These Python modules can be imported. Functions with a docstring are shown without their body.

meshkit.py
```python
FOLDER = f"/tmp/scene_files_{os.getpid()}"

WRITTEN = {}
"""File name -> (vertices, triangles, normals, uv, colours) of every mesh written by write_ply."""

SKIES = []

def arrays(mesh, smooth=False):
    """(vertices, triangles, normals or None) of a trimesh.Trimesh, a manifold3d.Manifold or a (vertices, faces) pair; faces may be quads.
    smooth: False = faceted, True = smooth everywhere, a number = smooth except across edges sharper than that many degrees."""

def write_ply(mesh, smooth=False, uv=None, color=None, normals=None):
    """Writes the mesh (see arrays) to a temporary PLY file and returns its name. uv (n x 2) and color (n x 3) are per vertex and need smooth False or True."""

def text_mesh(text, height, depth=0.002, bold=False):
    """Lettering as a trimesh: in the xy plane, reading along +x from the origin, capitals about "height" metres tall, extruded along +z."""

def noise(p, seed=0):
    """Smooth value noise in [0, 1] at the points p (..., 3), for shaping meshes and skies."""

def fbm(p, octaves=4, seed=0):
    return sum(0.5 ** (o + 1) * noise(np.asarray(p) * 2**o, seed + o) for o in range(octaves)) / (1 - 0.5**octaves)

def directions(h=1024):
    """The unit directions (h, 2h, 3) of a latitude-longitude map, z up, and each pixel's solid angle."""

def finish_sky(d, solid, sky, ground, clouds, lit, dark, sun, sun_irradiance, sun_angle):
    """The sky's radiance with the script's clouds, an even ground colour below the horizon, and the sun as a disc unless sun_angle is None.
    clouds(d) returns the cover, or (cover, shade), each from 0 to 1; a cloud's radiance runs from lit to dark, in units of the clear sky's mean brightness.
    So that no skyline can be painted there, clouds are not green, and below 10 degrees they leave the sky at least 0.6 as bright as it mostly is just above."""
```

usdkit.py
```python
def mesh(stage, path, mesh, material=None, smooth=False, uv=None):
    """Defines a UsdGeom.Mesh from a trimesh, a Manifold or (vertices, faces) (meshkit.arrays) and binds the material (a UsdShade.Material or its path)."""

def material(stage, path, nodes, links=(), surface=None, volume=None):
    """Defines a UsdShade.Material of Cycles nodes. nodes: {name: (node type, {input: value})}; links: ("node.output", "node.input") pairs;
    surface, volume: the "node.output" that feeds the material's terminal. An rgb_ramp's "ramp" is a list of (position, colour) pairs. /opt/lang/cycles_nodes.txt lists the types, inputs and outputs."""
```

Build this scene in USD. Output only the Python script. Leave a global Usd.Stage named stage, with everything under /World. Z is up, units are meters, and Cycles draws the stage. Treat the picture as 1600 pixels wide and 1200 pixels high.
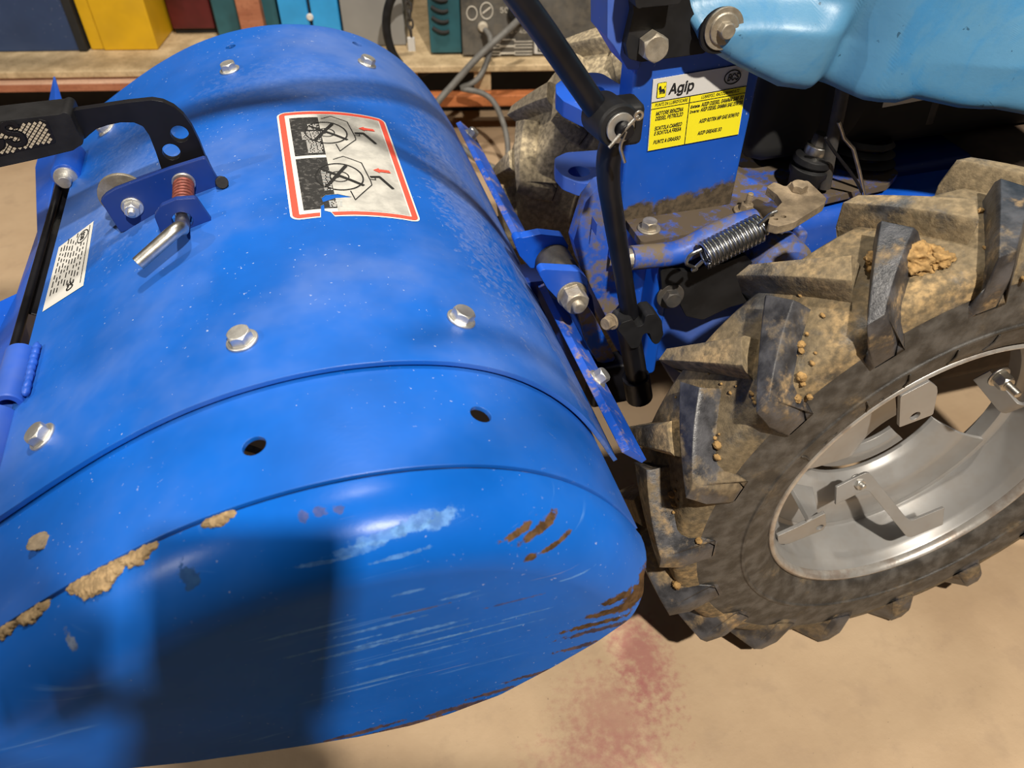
import math, random
import numpy as np, trimesh, manifold3d as m3, usdkit, meshkit
from shapely.geometry import Polygon, Point, LineString, box as sbx
from shapely import affinity, union_all
from pxr import Usd, UsdGeom, UsdLux, UsdShade, Gf, Sdf
rng = np.random.default_rng(7)
stage = Usd.Stage.CreateInMemory()
UsdGeom.SetStageUpAxis(stage, 'Z'); UsdGeom.SetStageMetersPerUnit(stage, 1.0)
UsdGeom.Xform.Define(stage, '/World'); UsdGeom.Scope.Define(stage, '/World/Looks')
V = lambda *a: np.array(a if len(a) > 1 else a[0], float)
# ------------------------------------------------------------------ camera, light, exposure
CR, CU, CB, CP = [V(q) for q in [(0.963370,-0.268174,-0.000000),(0.185354,0.665851,0.722694),(-0.193808,-0.696222,0.691169),(0.000000,0.000000,0.795096)]]
cam = UsdGeom.Camera.Define(stage, '/World/camera')
cam.AddTransformOp().Set(Gf.Matrix4d(*CR, 0, *CU, 0, *CB, 0, *CP, 1))
cam.CreateHorizontalApertureAttr(36.0); cam.CreateFocalLengthAttr(27.3375)
cam.CreateFStopAttr(9.0); cam.CreateFocusDistanceAttr(0.62)
cam.CreateExposureAttr(0.08)
def area(name, loc, target, w, h, power, color):
    l = UsdLux.RectLight.Define(stage, '/World/' + name)
    l.CreateWidthAttr(w); l.CreateHeightAttr(h); l.CreateIntensityAttr(power); l.CreateColorAttr(Gf.Vec3f(*color)); l.CreateNormalizeAttr(True)
    z = V(loc) - V(target); z /= np.linalg.norm(z); x = np.cross([0, 1, 0.01], z); x /= np.linalg.norm(x); y = np.cross(z, x)
    l.AddTransformOp().Set(Gf.Matrix4d(*x, 0, *y, 0, *z, 0, *loc, 1))
area('ceiling_lamp', (0.30, -0.90, 2.35), (0.1, 0.4, 0.3), 0.075, 0.06, 27, (1.0, 0.92, 0.80))
area('ceiling_lamp_001', (-1.6, 0.35, 1.9), (0.0, 0.6, 0.4), 0.07, 0.07, 4.5, (1.0, 0.93, 0.82))
area('ceiling_lamp_002', (0.15, 1.0, 2.4), (0.1, 0.7, 0.3), 0.12, 0.12, 9, (1.0, 0.92, 0.80))
dome = UsdLux.DomeLight.Define(stage, '/World/room_ambience'); dome.CreateIntensityAttr(0.014); dome.CreateColorAttr(Gf.Vec3f(1.0, 0.93, 0.85))

# ------------------------------------------------------------------ scene helpers
used = {}
def uniq(parent, name):
    k = (parent, name); used[k] = used.get(k, -1) + 1
    return parent + '/' + (name if used[k] == 0 else '%s_%03d' % (name, used[k]))
def tag(prim, label=None, cat=None, group=None, kind=None):
    for k, v in (('label', label), ('category', cat), ('group', group), ('kind', kind)):
        if v: prim.SetCustomDataByKey(k, v)
    return prim
def thing(name, label, cat, loc=(0, 0, 0), group=None, kind=None):
    p = uniq('/World', name); x = UsdGeom.Xform.Define(stage, p); x.AddTranslateOp().Set(Gf.Vec3d(*map(float, loc)))
    pr = x.GetPrim(); tag(pr, label, cat, group, kind); ORI[str(pr.GetPath())] = V(loc); return pr
ORI = {}
def part(parent, name, mesh, mat, smooth=30, label=None, kind=None):
    """one mesh given in world coordinates, stored under parent (a prim) or under /World"""
    pp = str(parent.GetPath()) if parent is not None else '/World'
    path = uniq(pp, name)
    o = V(0, 0, 0); q = pp
    while q != '/World': o = o + ORI.get(q, 0); q = q.rsplit('/', 1)[0]
    if hasattr(mesh, 'to_mesh'): mm = mesh.to_mesh(); mesh = trimesh.Trimesh(mm.vert_properties[:, :3], mm.tri_verts, process=False)
    mesh = mesh.copy(); mesh.vertices = mesh.vertices - o
    m = usdkit.mesh(stage, path, mesh, mat, smooth=smooth)
    return tag(m.GetPrim(), label, None, None, kind)
def solo(name, mesh, mat, label, cat, smooth=30, group=None, kind=None):
    p = part(None, name, mesh, mat, smooth); tag(p, label, cat, group, kind); return p
cat_ = trimesh.util.concatenate
def extr(poly, h):
    gs = [g for g in getattr(poly, 'geoms', [poly]) if g.geom_type == 'Polygon' and g.area > 1e-9]
    return cat_([trimesh.creation.extrude_polygon(g, h, engine='earcut') for g in gs])
def rnd(pts, r=0.003, holes=()):
    p = Polygon(pts) if not hasattr(pts, 'geom_type') else pts
    p = p.buffer(0)
    p = p.buffer(-r).buffer(2 * r).buffer(-r)
    for h in holes: p = p.difference(Point(h[0], h[1]).buffer(h[2], 12))
    return p
def place(m, o, ex, ey):
    ex, ey = V(ex), V(ey); ez = np.cross(ex, ey); T = np.eye(4); T[:3, 0] = ex; T[:3, 1] = ey; T[:3, 2] = ez; T[:3, 3] = o
    m = m.copy(); m.apply_transform(T); return m
def yplate(poly, y, t):      # polygon in (x, z); front face at y, thickness t behind it
    return place(extr(poly, t), (0, y + t, 0), (1, 0, 0), (0, 0, 1))
def zplate(poly, z, t):      # polygon in (x, y); top face at z
    return place(extr(poly, t), (0, 0, z - t), (1, 0, 0), (0, 1, 0))
def xplate(poly, x, t):      # polygon in (y, z); from x to x+t
    return place(extr(poly, t), (x, 0, 0), (0, 1, 0), (0, 0, 1))
def rbox(lo, hi, r=0.003):
    lo, hi = V(lo), V(hi); lo, hi = np.minimum(lo, hi), np.maximum(lo, hi)
    r = min(r, 0.3 * (hi - lo).min()); s = m3.Manifold.sphere(r, 12)
    return m3.Manifold.batch_hull([s.translate([a, b, c]) for a in (lo[0] + r, hi[0] - r) for b in (lo[1] + r, hi[1] - r) for c in (lo[2] + r, hi[2] - r)])
def tm(m):
    if hasattr(m, 'to_mesh'): mm = m.to_mesh(); return trimesh.Trimesh(mm.vert_properties[:, :3], mm.tri_verts, process=False)
    return m
def mf(m):
    m = m.copy(); m.merge_vertices(); return m3.Manifold(m3.Mesh(np.asarray(m.vertices, np.float32), np.asarray(m.faces, np.uint32)))
def smoothpath(p, n=8):
    from scipy.interpolate import CubicSpline
    p = V(p); d = np.r_[0, np.cumsum(np.linalg.norm(np.diff(p, axis=0), axis=1))]
    return CubicSpline(d, p)(np.linspace(0, d[-1], n * (len(p) - 1) + 1))
def bendpath(p, r, n=6):     # polyline with rounded corners
    p = V(p); out = [p[0]]
    for a, b, c in zip(p[:-2], p[1:-1], p[2:]):
        u, w = a - b, c - b; lu, lw = np.linalg.norm(u), np.linalg.norm(w); k = min(r, .45 * lu, .45 * lw)
        s, e = b + u / lu * k, b + w / lw * k
        out += [(1 - t) ** 2 * s + 2 * t * (1 - t) * b + t * t * e for t in np.linspace(0, 1, n)]
    return np.array(out + [p[-1]])
def sweep(path, prof, closed=True):
    """profile (m,2) swept along path with parallel transport, capped"""
    p = V(path); n = len(p); t = np.gradient(p, axis=0); t /= np.linalg.norm(t, axis=1, keepdims=True)
    a = np.cross(t[0], [0, 0, 1.0]);
    if np.linalg.norm(a) < 0.2: a = np.cross(t[0], [0, 1.0, 0])
    a /= np.linalg.norm(a); A = []
    for i in range(n):
        a = a - t[i] * (a @ t[i]); a /= np.linalg.norm(a); A.append(a)
    A = np.array(A); Bv = np.cross(t, A); prof = np.asarray(prof, float)
    if prof.ndim == 2: prof = np.broadcast_to(prof, (n,) + prof.shape)
    v = p[:, None] + prof[..., :1] * A[:, None] + prof[..., 1:] * Bv[:, None]; m = prof.shape[1]
    i, j = np.meshgrid(np.arange(n - 1), np.arange(m), indexing='ij'); k = (j + 1) % m
    q = np.stack([i * m + j, i * m + k, (i + 1) * m + k, (i + 1) * m + j], -1).reshape(-1, 4)
    vv = np.vstack([v.reshape(-1, 3), p[:1], p[-1:]]); c0, c1 = n * m, n * m + 1
    f = [q[:, [0, 1, 2]], q[:, [0, 2, 3]]]; J = np.arange(m)
    f += [np.stack([np.full(m, c0), (J + 1) % m, J], 1), np.stack([np.full(m, c1), (n - 1) * m + J, (n - 1) * m + (J + 1) % m], 1)]
    M = trimesh.Trimesh(vv, np.vstack(f), process=False); M.fix_normals(); return M
def circ(r, n=14):
    a = np.arange(n) * 2 * np.pi / n; return np.c_[r * np.cos(a), r * np.sin(a)]
def tube(path, r, n=14):
    r = np.broadcast_to(r, (len(path),)); return sweep(path, np.stack([circ(q, n) for q in r]))
def basis(d):
    d = V(d) / np.linalg.norm(d); a = np.cross(d, [0, 0, 1.0])
    if np.linalg.norm(a) < 0.1: a = np.cross(d, [0, 1.0, 0])
    a /= np.linalg.norm(a); return a, np.cross(d, a), d
def lathe(prof, o, d, n=32, a0=0.0):
    """prof: (radius, height) pairs, revolved about the axis d through o; closed when the ends have radius 0"""
    a, b, d = basis(d); prof = V(prof); m = len(prof); th = a0 + np.arange(n) * 2 * np.pi / n
    v = V(o) + prof[:, None, 0, None] * (np.cos(th)[:, None] * a + np.sin(th)[:, None] * b)[None] + prof[:, None, 1, None] * d
    i, j = np.meshgrid(np.arange(m - 1), np.arange(n), indexing='ij'); k = (j + 1) % n
    q = np.stack([i * n + j, i * n + k, (i + 1) * n + k, (i + 1) * n + j], -1).reshape(-1, 4)
    M = trimesh.Trimesh(v.reshape(-1, 3), np.vstack([q[:, [0, 1, 2]], q[:, [0, 2, 3]]]), process=False); M.merge_vertices(); M.update_faces(M.nondegenerate_faces()); M.fix_normals(); return M
def ringlathe(prof, o, d, n=64):     # closed profile (does not touch the axis)
    return lathe(list(prof) + [prof[0]], o, d, n)
def hexprism(o, d, af, h, a0=0.0, cham=True):
    R = af / math.sqrt(3); a, b, d = basis(d); th = a0 + np.arange(6) * math.pi / 3
    P2 = [[R * math.cos(t), R * math.sin(t)] for t in th]
    lo = Polygon(P2); pr = extr(lo, h)
    hx = mf(pr)
    if cham:
        c = mf(lathe([(0, -.001), (R * 1.05, -.001), (R * 1.05, h * .72), (af * .47, h + .0001), (0, h + .0001)], (0, 0, 0), (0, 0, 1), 36)); hx = hx ^ c
    return place(tm(hx), o, a, b)
def flange_bolt(o, d, af=.0130, h=.0075, fr=.0098, stud=0.0, a0=0.0, washer=0.0018):
    ms = [lathe([(0, 0), (fr, 0), (fr, washer * .7), (fr * .93, washer), (0, washer)], o, d, 36), hexprism(V(o) + V(d) / np.linalg.norm(d) * washer * .9, d, af, h, a0)]
    if stud:
        top = washer + h; rr = af * .27; pr = [(0, top - .001)]
        z = top - .001
        while z < top + stud:
            pr += [(rr, z), (rr * .88, z + .0005)]; z += .001
        ms.append(lathe(pr + [(rr * .7, z), (0, z)], o, d, 20))
    return cat_(ms)
def helix(o, e, R, turns, n=20):
    a, b, d = basis(V(e) - V(o)); L = np.linalg.norm(V(e) - V(o)); t = np.linspace(0, 1, int(turns * n) + 1); th = 2 * np.pi * turns * t
    return V(o) + R * np.cos(th)[:, None] * a + R * np.sin(th)[:, None] * b + (t * L)[:, None] * d
def lump(c, r, seed, sub=3, amp=.45, freq=None):
    m = trimesh.creation.icosphere(sub, 1.0); n = m.vertices.copy()
    k = 1 + amp * (meshkit.fbm(n * (freq or 2.2) + 10 + seed * 3.1, 4, seed) - .5) * 2
    m.vertices = V(c) + n * k[:, None] * V(r); return m

# ------------------------------------------------------------------ materials
class Ref(str): pass
class Nd:
    def __init__(s, n): s._n = n
    def __getattr__(s, o): return Ref(s._n + '.' + o)
class G:
    def __init__(s): s.n = {}; s.l = []; s.pos = s('geometry').position
    def __call__(s, kind, **kw):
        nm = '%s_%d' % (kind, len(s.n)); ins = {}
        for a, b in kw.items():
            if isinstance(b, Ref): s.l.append((str(b), nm + '.' + a))
            else: ins[a] = b
        s.n[nm] = (kind, ins); return Nd(nm)
    def noise(s, scale, detail=4, rough=.55, vec=None, dist=0.0, out='fac'):
        return getattr(s('noise_texture', vector=vec or s.pos, scale=scale, detail=float(detail), roughness=rough, distortion=dist), out)
    def mr(s, v, a, b, lo=0.0, hi=1.0): return s('map_range', range_type='smoothstep', value=v, from_min=a, from_max=b, to_min=lo, to_max=hi, clamp=True).result
    def m(s, t, a, b=0.5): return s('math', math_type=t, value1=a, value2=b).value
    def mix(s, f, a, b): return s('mix_color', fac=f, a=a, b=b).result
    def scale(s, vec): return s('vector_math', math_type='multiply', vector1=s.pos, vector2=vec).vector
    def blob(s, c, r, nscale=60, namp=.8, soft=.35):
        d = s('vector_math', math_type='subtract', vector1=s.pos, vector2=c).vector
        d = s('vector_math', math_type='divide', vector1=d, vector2=r).vector
        L = s('vector_math', math_type='length', vector1=d).value
        e = s.m('add', L, s.m('multiply', s.m('subtract', s.noise(nscale, 5, .6), .5), namp * 2))
        return s.mr(e, 1.0, 1.0 - soft)
    def done(s, name, surf): return usdkit.material(stage, '/World/Looks/' + name, s.n, s.l, surface=str(surf))
def bumped(g, h, strength=.3, dist=.002, bev=None):
    n = dict(height=h, strength=strength, distance=dist)
    if bev: n['normal'] = g('bevel', samples=4, radius=bev).bevel
    return g('bump', **n).normal
def paint(name, col, rough=.33, dust=(.25, .30, .45), amt=.35, speck=.6, scr=0.0, patches=(), bev=.0012, spec=.5, coat=.0, muddy=0.0, mud=(.20, .145, .09)):
    g = G(); c = col
    lf = g.noise(5, 5, .6)
    var = g.mix(g.mr(g.noise(11, 4), .3, .7), tuple(x * .88 for x in col), tuple(min(1, x * 1.1) for x in col)); c = var
    dm = g.m('multiply', g.mr(lf, .42, .75), amt); c = g.mix(dm, c, dust)
    if speck:
        sp = g.m('multiply', g.mr(g.noise(330, 2, .5), .70, .76), g.mr(g.noise(9, 3), .40, .62)); c = g.mix(g.m('multiply', sp, speck), c, (.55, .58, .66))
        sp2 = g.mr(g.noise(420, 1, .5), .80, .83); c = g.mix(g.m('multiply', sp2, speck), c, (.62, .62, .64))
    r = g.m('add', rough, g.m('multiply', dm, .5))
    if scr:
        st = g.m('multiply', g.mr(g.noise(1, 4, .6, vec=g.scale((7, 7, 190))), .60, .70), g.mr(g.noise(16, 3), .44, .62))
        c = g.mix(g.m('multiply', st, scr), c, (.16, .34, .62))
        st2 = g.m('multiply', g.mr(g.noise(1, 5, .65, vec=g.scale((14, 14, 420))), .64, .70), g.mr(g.noise(21, 3), .5, .66)); c = g.mix(g.m('multiply', st2, scr * .8), c, (.30, .27, .22))
    if muddy:
        mk = g.mr(g.noise(52, 8, .70), .58 - muddy * .30, .76 - muddy * .30); c = g.mix(mk, c, mud); r = g.m('add', r, g.m('multiply', mk, .5))
    for pt_ in patches:
        ctr, rad, pc, ns, na = pt_[:5]; k = g.blob(ctr, rad, ns, na)
        if len(pt_) > 5: k = g.m('multiply', k, pt_[5])
        pv = g.mix(g.mr(g.noise(170, 4), .35, .65), pc, tuple(x * .45 for x in pc)); c = g.mix(k, c, pv); r = g.m('add', r, g.m('multiply', k, .45))
    nrm = bumped(g, g.noise(260, 3), .05, .001, bev)
    return g.done(name, g('principled_bsdf', base_color=c, roughness=r, normal=nrm, specular_ior_level=spec, coat_weight=coat, coat_roughness=.12).BSDF)
def plain(name, col, rough=.5, metallic=0.0, var=.12, vs=40, bump=.05, bev=.0008, spec=.5, grime=0.0, gcol=(.12, .09, .06)):
    g = G(); c = g.mix(g.mr(g.noise(vs, 4), .3, .7), tuple(x * (1 - var) for x in col), tuple(min(1, x * (1 + var)) for x in col))
    if grime: c = g.mix(g.m('multiply', g.mr(g.noise(55, 6, .65), .40, .66), grime), c, gcol)
    nrm = bumped(g, g.noise(vs * 5, 3), bump, .001, bev)
    return g.done(name, g('principled_bsdf', base_color=c, roughness=rough, metallic=metallic, normal=nrm, specular_ior_level=spec).BSDF)
def flat(name, col, rough=.5, spec=.3):
    g = G(); return g.done(name, g('principled_bsdf', base_color=col, roughness=rough, specular_ior_level=spec).BSDF)
def mudded(name, lo, hi, base=(.018, .018, .020), rough=.38, m1=(.19, .140, .080), m2=(.42, .265, .110), streak=0.0, bump=.5):
    g = G(); n1 = g.noise(22, 8, .66); k = g.mr(n1, lo, hi)
    gr = g.mix(g.mr(g.noise(60, 5), .35, .7), base, tuple(x * 2.6 + .02 for x in base))
    mc = g.mix(g.mr(g.noise(13, 6, .65), .42, .64), m1, m2); mc = g.mix(g.mr(g.noise(190, 4), .3, .75), tuple(x * .55 for x in m1), mc)
    c = g.mix(k, gr, mc); r = g.m('add', rough, g.m('multiply', k, .5))
    h = g.m('add', g.m('multiply', k, .35), g.m('multiply', g.noise(240, 5, .65), .6))
    return g.done(name, g('principled_bsdf', base_color=c, roughness=r, normal=bumped(g, h, bump, .0025, .0015)).BSDF)
BLUE = (.004, .098, .455)
RUST = (.105, .058, .026); DIRT = (.34, .22, .10)
M = {}
M['hood'] = paint('hood_paint', BLUE, .36, (.13, .20, .44), .55, .55, patches=[((.15, .70, .395), (.05, .22, .055), (.30, .31, .37), 90, 1.7, .12), ((.12, .62, .43), (.035, .16, .03), (.34, .36, .45), 190, 1.9, .20), ((.17, .55, .36), (.02, .30, .06), (.25, .25, .28), 60, 1.2, .30), ((.02, .80, .48), (.12, .05, .03), (.30, .34, .46), 160, 1.9, .10), ((-.17, .72, .44), (.05, .12, .04), (.28, .34, .5), 160, 1.9, .12)])
M['ext'] = paint('extension_paint', BLUE, .34, (.13, .20, .44), .30, .45)
W_ = (.20, .42, .72)
rust_at = [(q, r, RUST, n, a, al) for q, r, n, a, al in zip([(0.1471,0.236,0.3486),(0.1304,0.2322,0.3469),(0.1563,0.2425,0.3496),(0.1205,0.2322,0.3356),(0.1341,0.2335,0.3586),(0.0824,0.243,0.4367),(0.0702,0.2416,0.4414),(0.0893,0.2469,0.4362),(0.0922,0.2395,0.4255),(0.0764,0.2345,0.4256),(0.0861,0.2322,0.2877),(0.0283,0.2322,0.2684),(-0.016,0.2322,0.2636),(0.0511,0.2322,0.2775),(0.1211,0.2322,0.3271),(-0.041,0.2322,0.2718),(0.1111,0.2322,0.3108),(-0.038,0.2601,0.471),(-0.0298,0.2607,0.4716),(-0.02,0.2601,0.4716),(0.009,0.2322,0.4033),(0.0646,0.2322,0.3882)],
    [(.017, .03, .010), (.024, .03, .004), (.009, .03, .012), (.030, .03, .003), (.014, .03, .004), (.016, .03, .0026), (.012, .03, .0022), (.010, .03, .0020), (.012, .03, .0018), (.004, .01, .003), (.03, .03, .003), (.03, .03, .004), (.04, .03, .0035), (.02, .03, .003), (.03, .03, .003), (.03, .03, .003), (.02, .03, .003), (.003, .01, .0012), (.0035, .01, .001), (.003, .01, .001), (.02, .02, .0012), (.02, .02, .0012)],
    [170, 210, 170, 230, 210, 230, 230, 230, 230, 200] + [230] * 12, [.9, 1.0, .9, 1.1, 1.0, .9, .9, .9, 1.0, .8] + [1.2] * 12, [1] * 10 + [.9] * 7 + [.5] * 3 + [.55] * 2)]
scuff_at = [(q, r, W_, n, a, al) for q, r, n, a, al in zip([(0.0169,0.2471,0.4625),(0.0304,0.2476,0.4603),(-0.0004,0.2441,0.4619),(-0.0142,0.2413,0.4598),(0.004,0.2366,0.4523),(-0.0133,0.2322,0.3965),(0.0033,0.2322,0.3811),(0.0218,0.2322,0.3757),(-0.0266,0.2322,0.3777),(-0.0067,0.2322,0.3556),(0.0174,0.2322,0.3666),(0.0408,0.2322,0.3665),(-0.0496,0.2322,0.4107),(0.0727,0.2322,0.37),(-0.0341,0.2396,0.4576),(0.0349,0.2322,0.4085),(0.0073,0.2322,0.424),(0.1039,0.2331,0.3975),(0.0565,0.2322,0.3587),(-0.0166,0.2322,0.3363),(-0.0395,0.2322,0.388)],
    [(.016, .03, .0030), (.012, .03, .0030), (.020, .03, .0026), (.018, .03, .0022), (.02, .03, .0012), (.030, .03, .0016), (.035, .03, .0020), (.03, .03, .0012), (.03, .03, .0018), (.04, .03, .0016), (.03, .03, .0014), (.03, .03, .0010), (.03, .03, .0012), (.02, .03, .0010), (.02, .03, .0010), (.012, .02, .0016), (.012, .02, .0016), (.012, .02, .0010), (.03, .02, .0010), (.02, .02, .0010), (.03, .02, .0012)], [210] * 21, [.8] * 4 + [1.0] * 17, [.40, .45, .32, .28] + [.34] * 17)]
M['cap'] = paint('end_cap_paint', BLUE, .27, (.06, .16, .42), .30, .35, scr=.40, patches=rust_at + scuff_at + [([(-0.0981,0.2495,0.4549)][0], (.006, .02, .004), (.03, .07, .09), 190, 1.3, .6), ([(-0.1644,0.2487,0.4262)][0], (.004, .02, .003), (.25, .28, .30), 190, 1.0, .7)], spec=.13)
M['blue'] = paint('machine_blue_paint', (.004, .075, .47), .38, (.16, .20, .33), .5, .4)
M['bluedirty'] = paint('dirty_blue_paint', (.004, .075, .47), .42, (.16, .20, .33), .6, .4, muddy=.50, mud=(.15, .115, .075))
M['railpaint'] = paint('rail_paint', (.004, .075, .47), .45, (.16, .17, .22), .6, .3, muddy=.28, mud=(.30, .20, .10))
M['bluemud'] = paint('muddy_blue_paint', (.004, .075, .47), .45, (.16, .17, .22), .6, .3, muddy=.62, mud=(.115, .085, .055))
M['platepaint'] = paint('grimy_plate_paint', (.004, .075, .47), .5, (.16, .17, .22), .6, .3, muddy=.86, mud=(.085, .062, .040))
M['towerpaint'] = paint('tower_paint', (.004, .082, .47), .38, (.10, .16, .33), .4, .5, patches=[((.26, .54, .432), (.035, .03, .015), (.10, .072, .042), 70, .8), ((.31, .54, .434), (.045, .03, .016), (.10, .072, .042), 70, .8), ((.345, .54, .438), (.03, .03, .020), (.10, .072, .042), 70, .8)])
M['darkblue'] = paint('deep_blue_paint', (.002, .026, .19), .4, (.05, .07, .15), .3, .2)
M['black'] = plain('black_paint', (.006, .006, .008), .38, 0, .3, 30, .08, spec=.3)
M['satin'] = plain('black_satin_plate', (.012, .012, .013), .50, 0, .3, 40, .15, spec=.3)
M['rubber'] = plain('black_rubber', (.010, .010, .011), .5, 0, .3, 60, .2, spec=.3)
M['iron'] = plain('dark_cast_iron', (.045, .043, .042), .55, .2, .3, 50, .25, grime=.3)
M['zinc'] = plain('zinc_plating', (.66, .65, .62), .45, .9, .18, 90, .15)
M['zincdirty'] = plain('dusty_zinc', (.42, .38, .31), .5, .7, .25, 90, .2, grime=.5, gcol=(.25, .19, .12))
M['steel'] = plain('bare_steel', (.50, .48, .44), .36, 1.0, .2, 120, .1)
M['spring'] = plain('spring_steel', (.52, .52, .51), .28, 1.0, .1, 120, .05, bev=None)
M['redspring'] = plain('rusty_red_spring', (.20, .055, .04), .5, .3, .3, 300, .2, bev=None)
M['muddysteel'] = plain('muddy_steel', (.26, .20, .13), .7, .1, .25, 80, .4, grime=.6, gcol=(.10, .075, .05))
M['rim'] = plain('silver_rim_paint', (.33, .325, .32), .40, .45, .05, 20, .04, grime=.18, gcol=(.26, .21, .15))
M['brownback'] = plain('dark_brown_backing', (.085, .055, .035), .75, 0, .35, 30, .3)  # dark brown for the added shapes behind the near wheel
M['rimedge'] = plain('rusty_rim_edge', (.5, .48, .45), .35, .6, .1, 60, .1, grime=.45, gcol=(.22, .12, .06))
M['tyre'] = mudded('muddy_tyre', .33, .50, base=(.030, .029, .027), m1=(.195, .148, .085), m2=(.40, .27, .125))
M['wall'] = mudded('tyre_sidewall', .52, .74, base=(.026, .024, .022), rough=.5, m1=(.13, .10, .065), m2=(.26, .18, .09), bump=.35)
M['lug'] = mudded('worn_lug', .50, .62, base=(.020, .020, .023), rough=.34, m1=(.20, .15, .09), m2=(.42, .27, .12), bump=.28)
M['lug2'] = mudded('dusty_lug', .36, .52, base=(.030, .029, .028), rough=.38, m1=(.25, .19, .11), m2=(.48, .33, .16))
M['fartyre'] = mudded('dry_mud_tyre', .20, .36, base=(.07, .062, .05), rough=.6, m1=(.33, .27, .18), m2=(.50, .41, .26))
M['mudclump'] = mudded('dry_soil', .0, .1, m1=(.40, .24, .085), m2=(.50, .31, .12), bump=.9)
M['seamdirt'] = mudded('packed_dirt', .0, .1, m1=(.38, .26, .13), m2=(.55, .40, .22), bump=.9)
g = G(); c = g.mix(g.mr(g.noise(3.2, 6, .6), .32, .68), (.075, .225, .39), (.145, .325, .48)); c = g.mix(g.m('multiply', g.mr(g.noise(9, 7, .68, dist=1.5), .50, .68), .75), c, (.035, .20, .43)); c = g.mix(g.m('multiply', g.mr(g.noise(6, 6, .6, dist=.8), .55, .75), .6), c, (.24, .33, .39))
c = g.mix(g.m('multiply', g.mr(g.noise(120, 3), .70, .74), .8), c, (.02, .07, .13))
M['cowl'] = g.done('light_blue_plastic', g('principled_bsdf', base_color=c, roughness=.42, normal=bumped(g, g.noise(20, 6, .6), .25, .004)).BSDF)
g = G(); c = g.mix(g.mr(g.noise(2.3, 7, .6), .30, .70), (.39, .270, .165), (.53, .39, .250)); c = g.mix(g.m('multiply', g.mr(g.noise(26, 6, .6), .50, .72), .35), c, (.34, .24, .16))
c = g.mix(g.m('multiply', g.mr(g.noise(300, 2), .72, .77), .6), c, (.14, .10, .07))
for (ctr, rad, am) in (((.243, .352, 0), (.042, .085, .1), .62), ((.19, .295, 0), (.075, .075, .1), .40), ((.15, .25, 0), (.10, .06, .1), .30), ((.30, .50, 0), (.06, .09, .1), .55), ((-.50, .60, 0), (.2, .2, .1), .2)):
    c = g.mix(g.m('multiply', g.blob(ctr, rad, 110, 1.0, .9), am), c, (.30, .07, .085))
M['floor'] = g.done('concrete_floor', g('principled_bsdf', base_color=c, roughness=.62, normal=bumped(g, g.noise(90, 6, .6), .18, .003)).BSDF)
def wood(name, a, b, vec=(3, 40, 40)):
    g = G(); n = g.noise(1, 6, .6, vec=g.scale(vec)); c = g.mix(g.mr(n, .3, .7), a, b); c = g.mix(g.m('multiply', g.mr(g.noise(160, 4), .5, .75), .5), c, tuple(x * .6 for x in a))
    return g.done(name, g('principled_bsdf', base_color=c, roughness=.75, normal=bumped(g, n, .3, .002)).BSDF)
M['chip'] = wood('raw_chipboard', (.40, .29, .16), (.62, .47, .28), (30, 30, 30))
M['redwood'] = wood('red_brown_board', (.30, .10, .05), (.42, .17, .09))
M['pinkwood'] = wood('pinkish_board', (.46, .27, .18), (.62, .40, .28))
M['orange'] = wood('orange_board', (.38, .12, .035), (.50, .17, .055))
M['navy'] = paint('navy_box_paint', (.022, .045, .115), .5, (.05, .08, .17), .5, .5)
M['yellow'] = paint('yellow_box_paint', (.62, .36, .006), .45, (.5, .30, .02), .3, .1)
M['darkred'] = plain('dark_red_paint', (.06, .006, .008), .35, 0, .6, 9)
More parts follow.
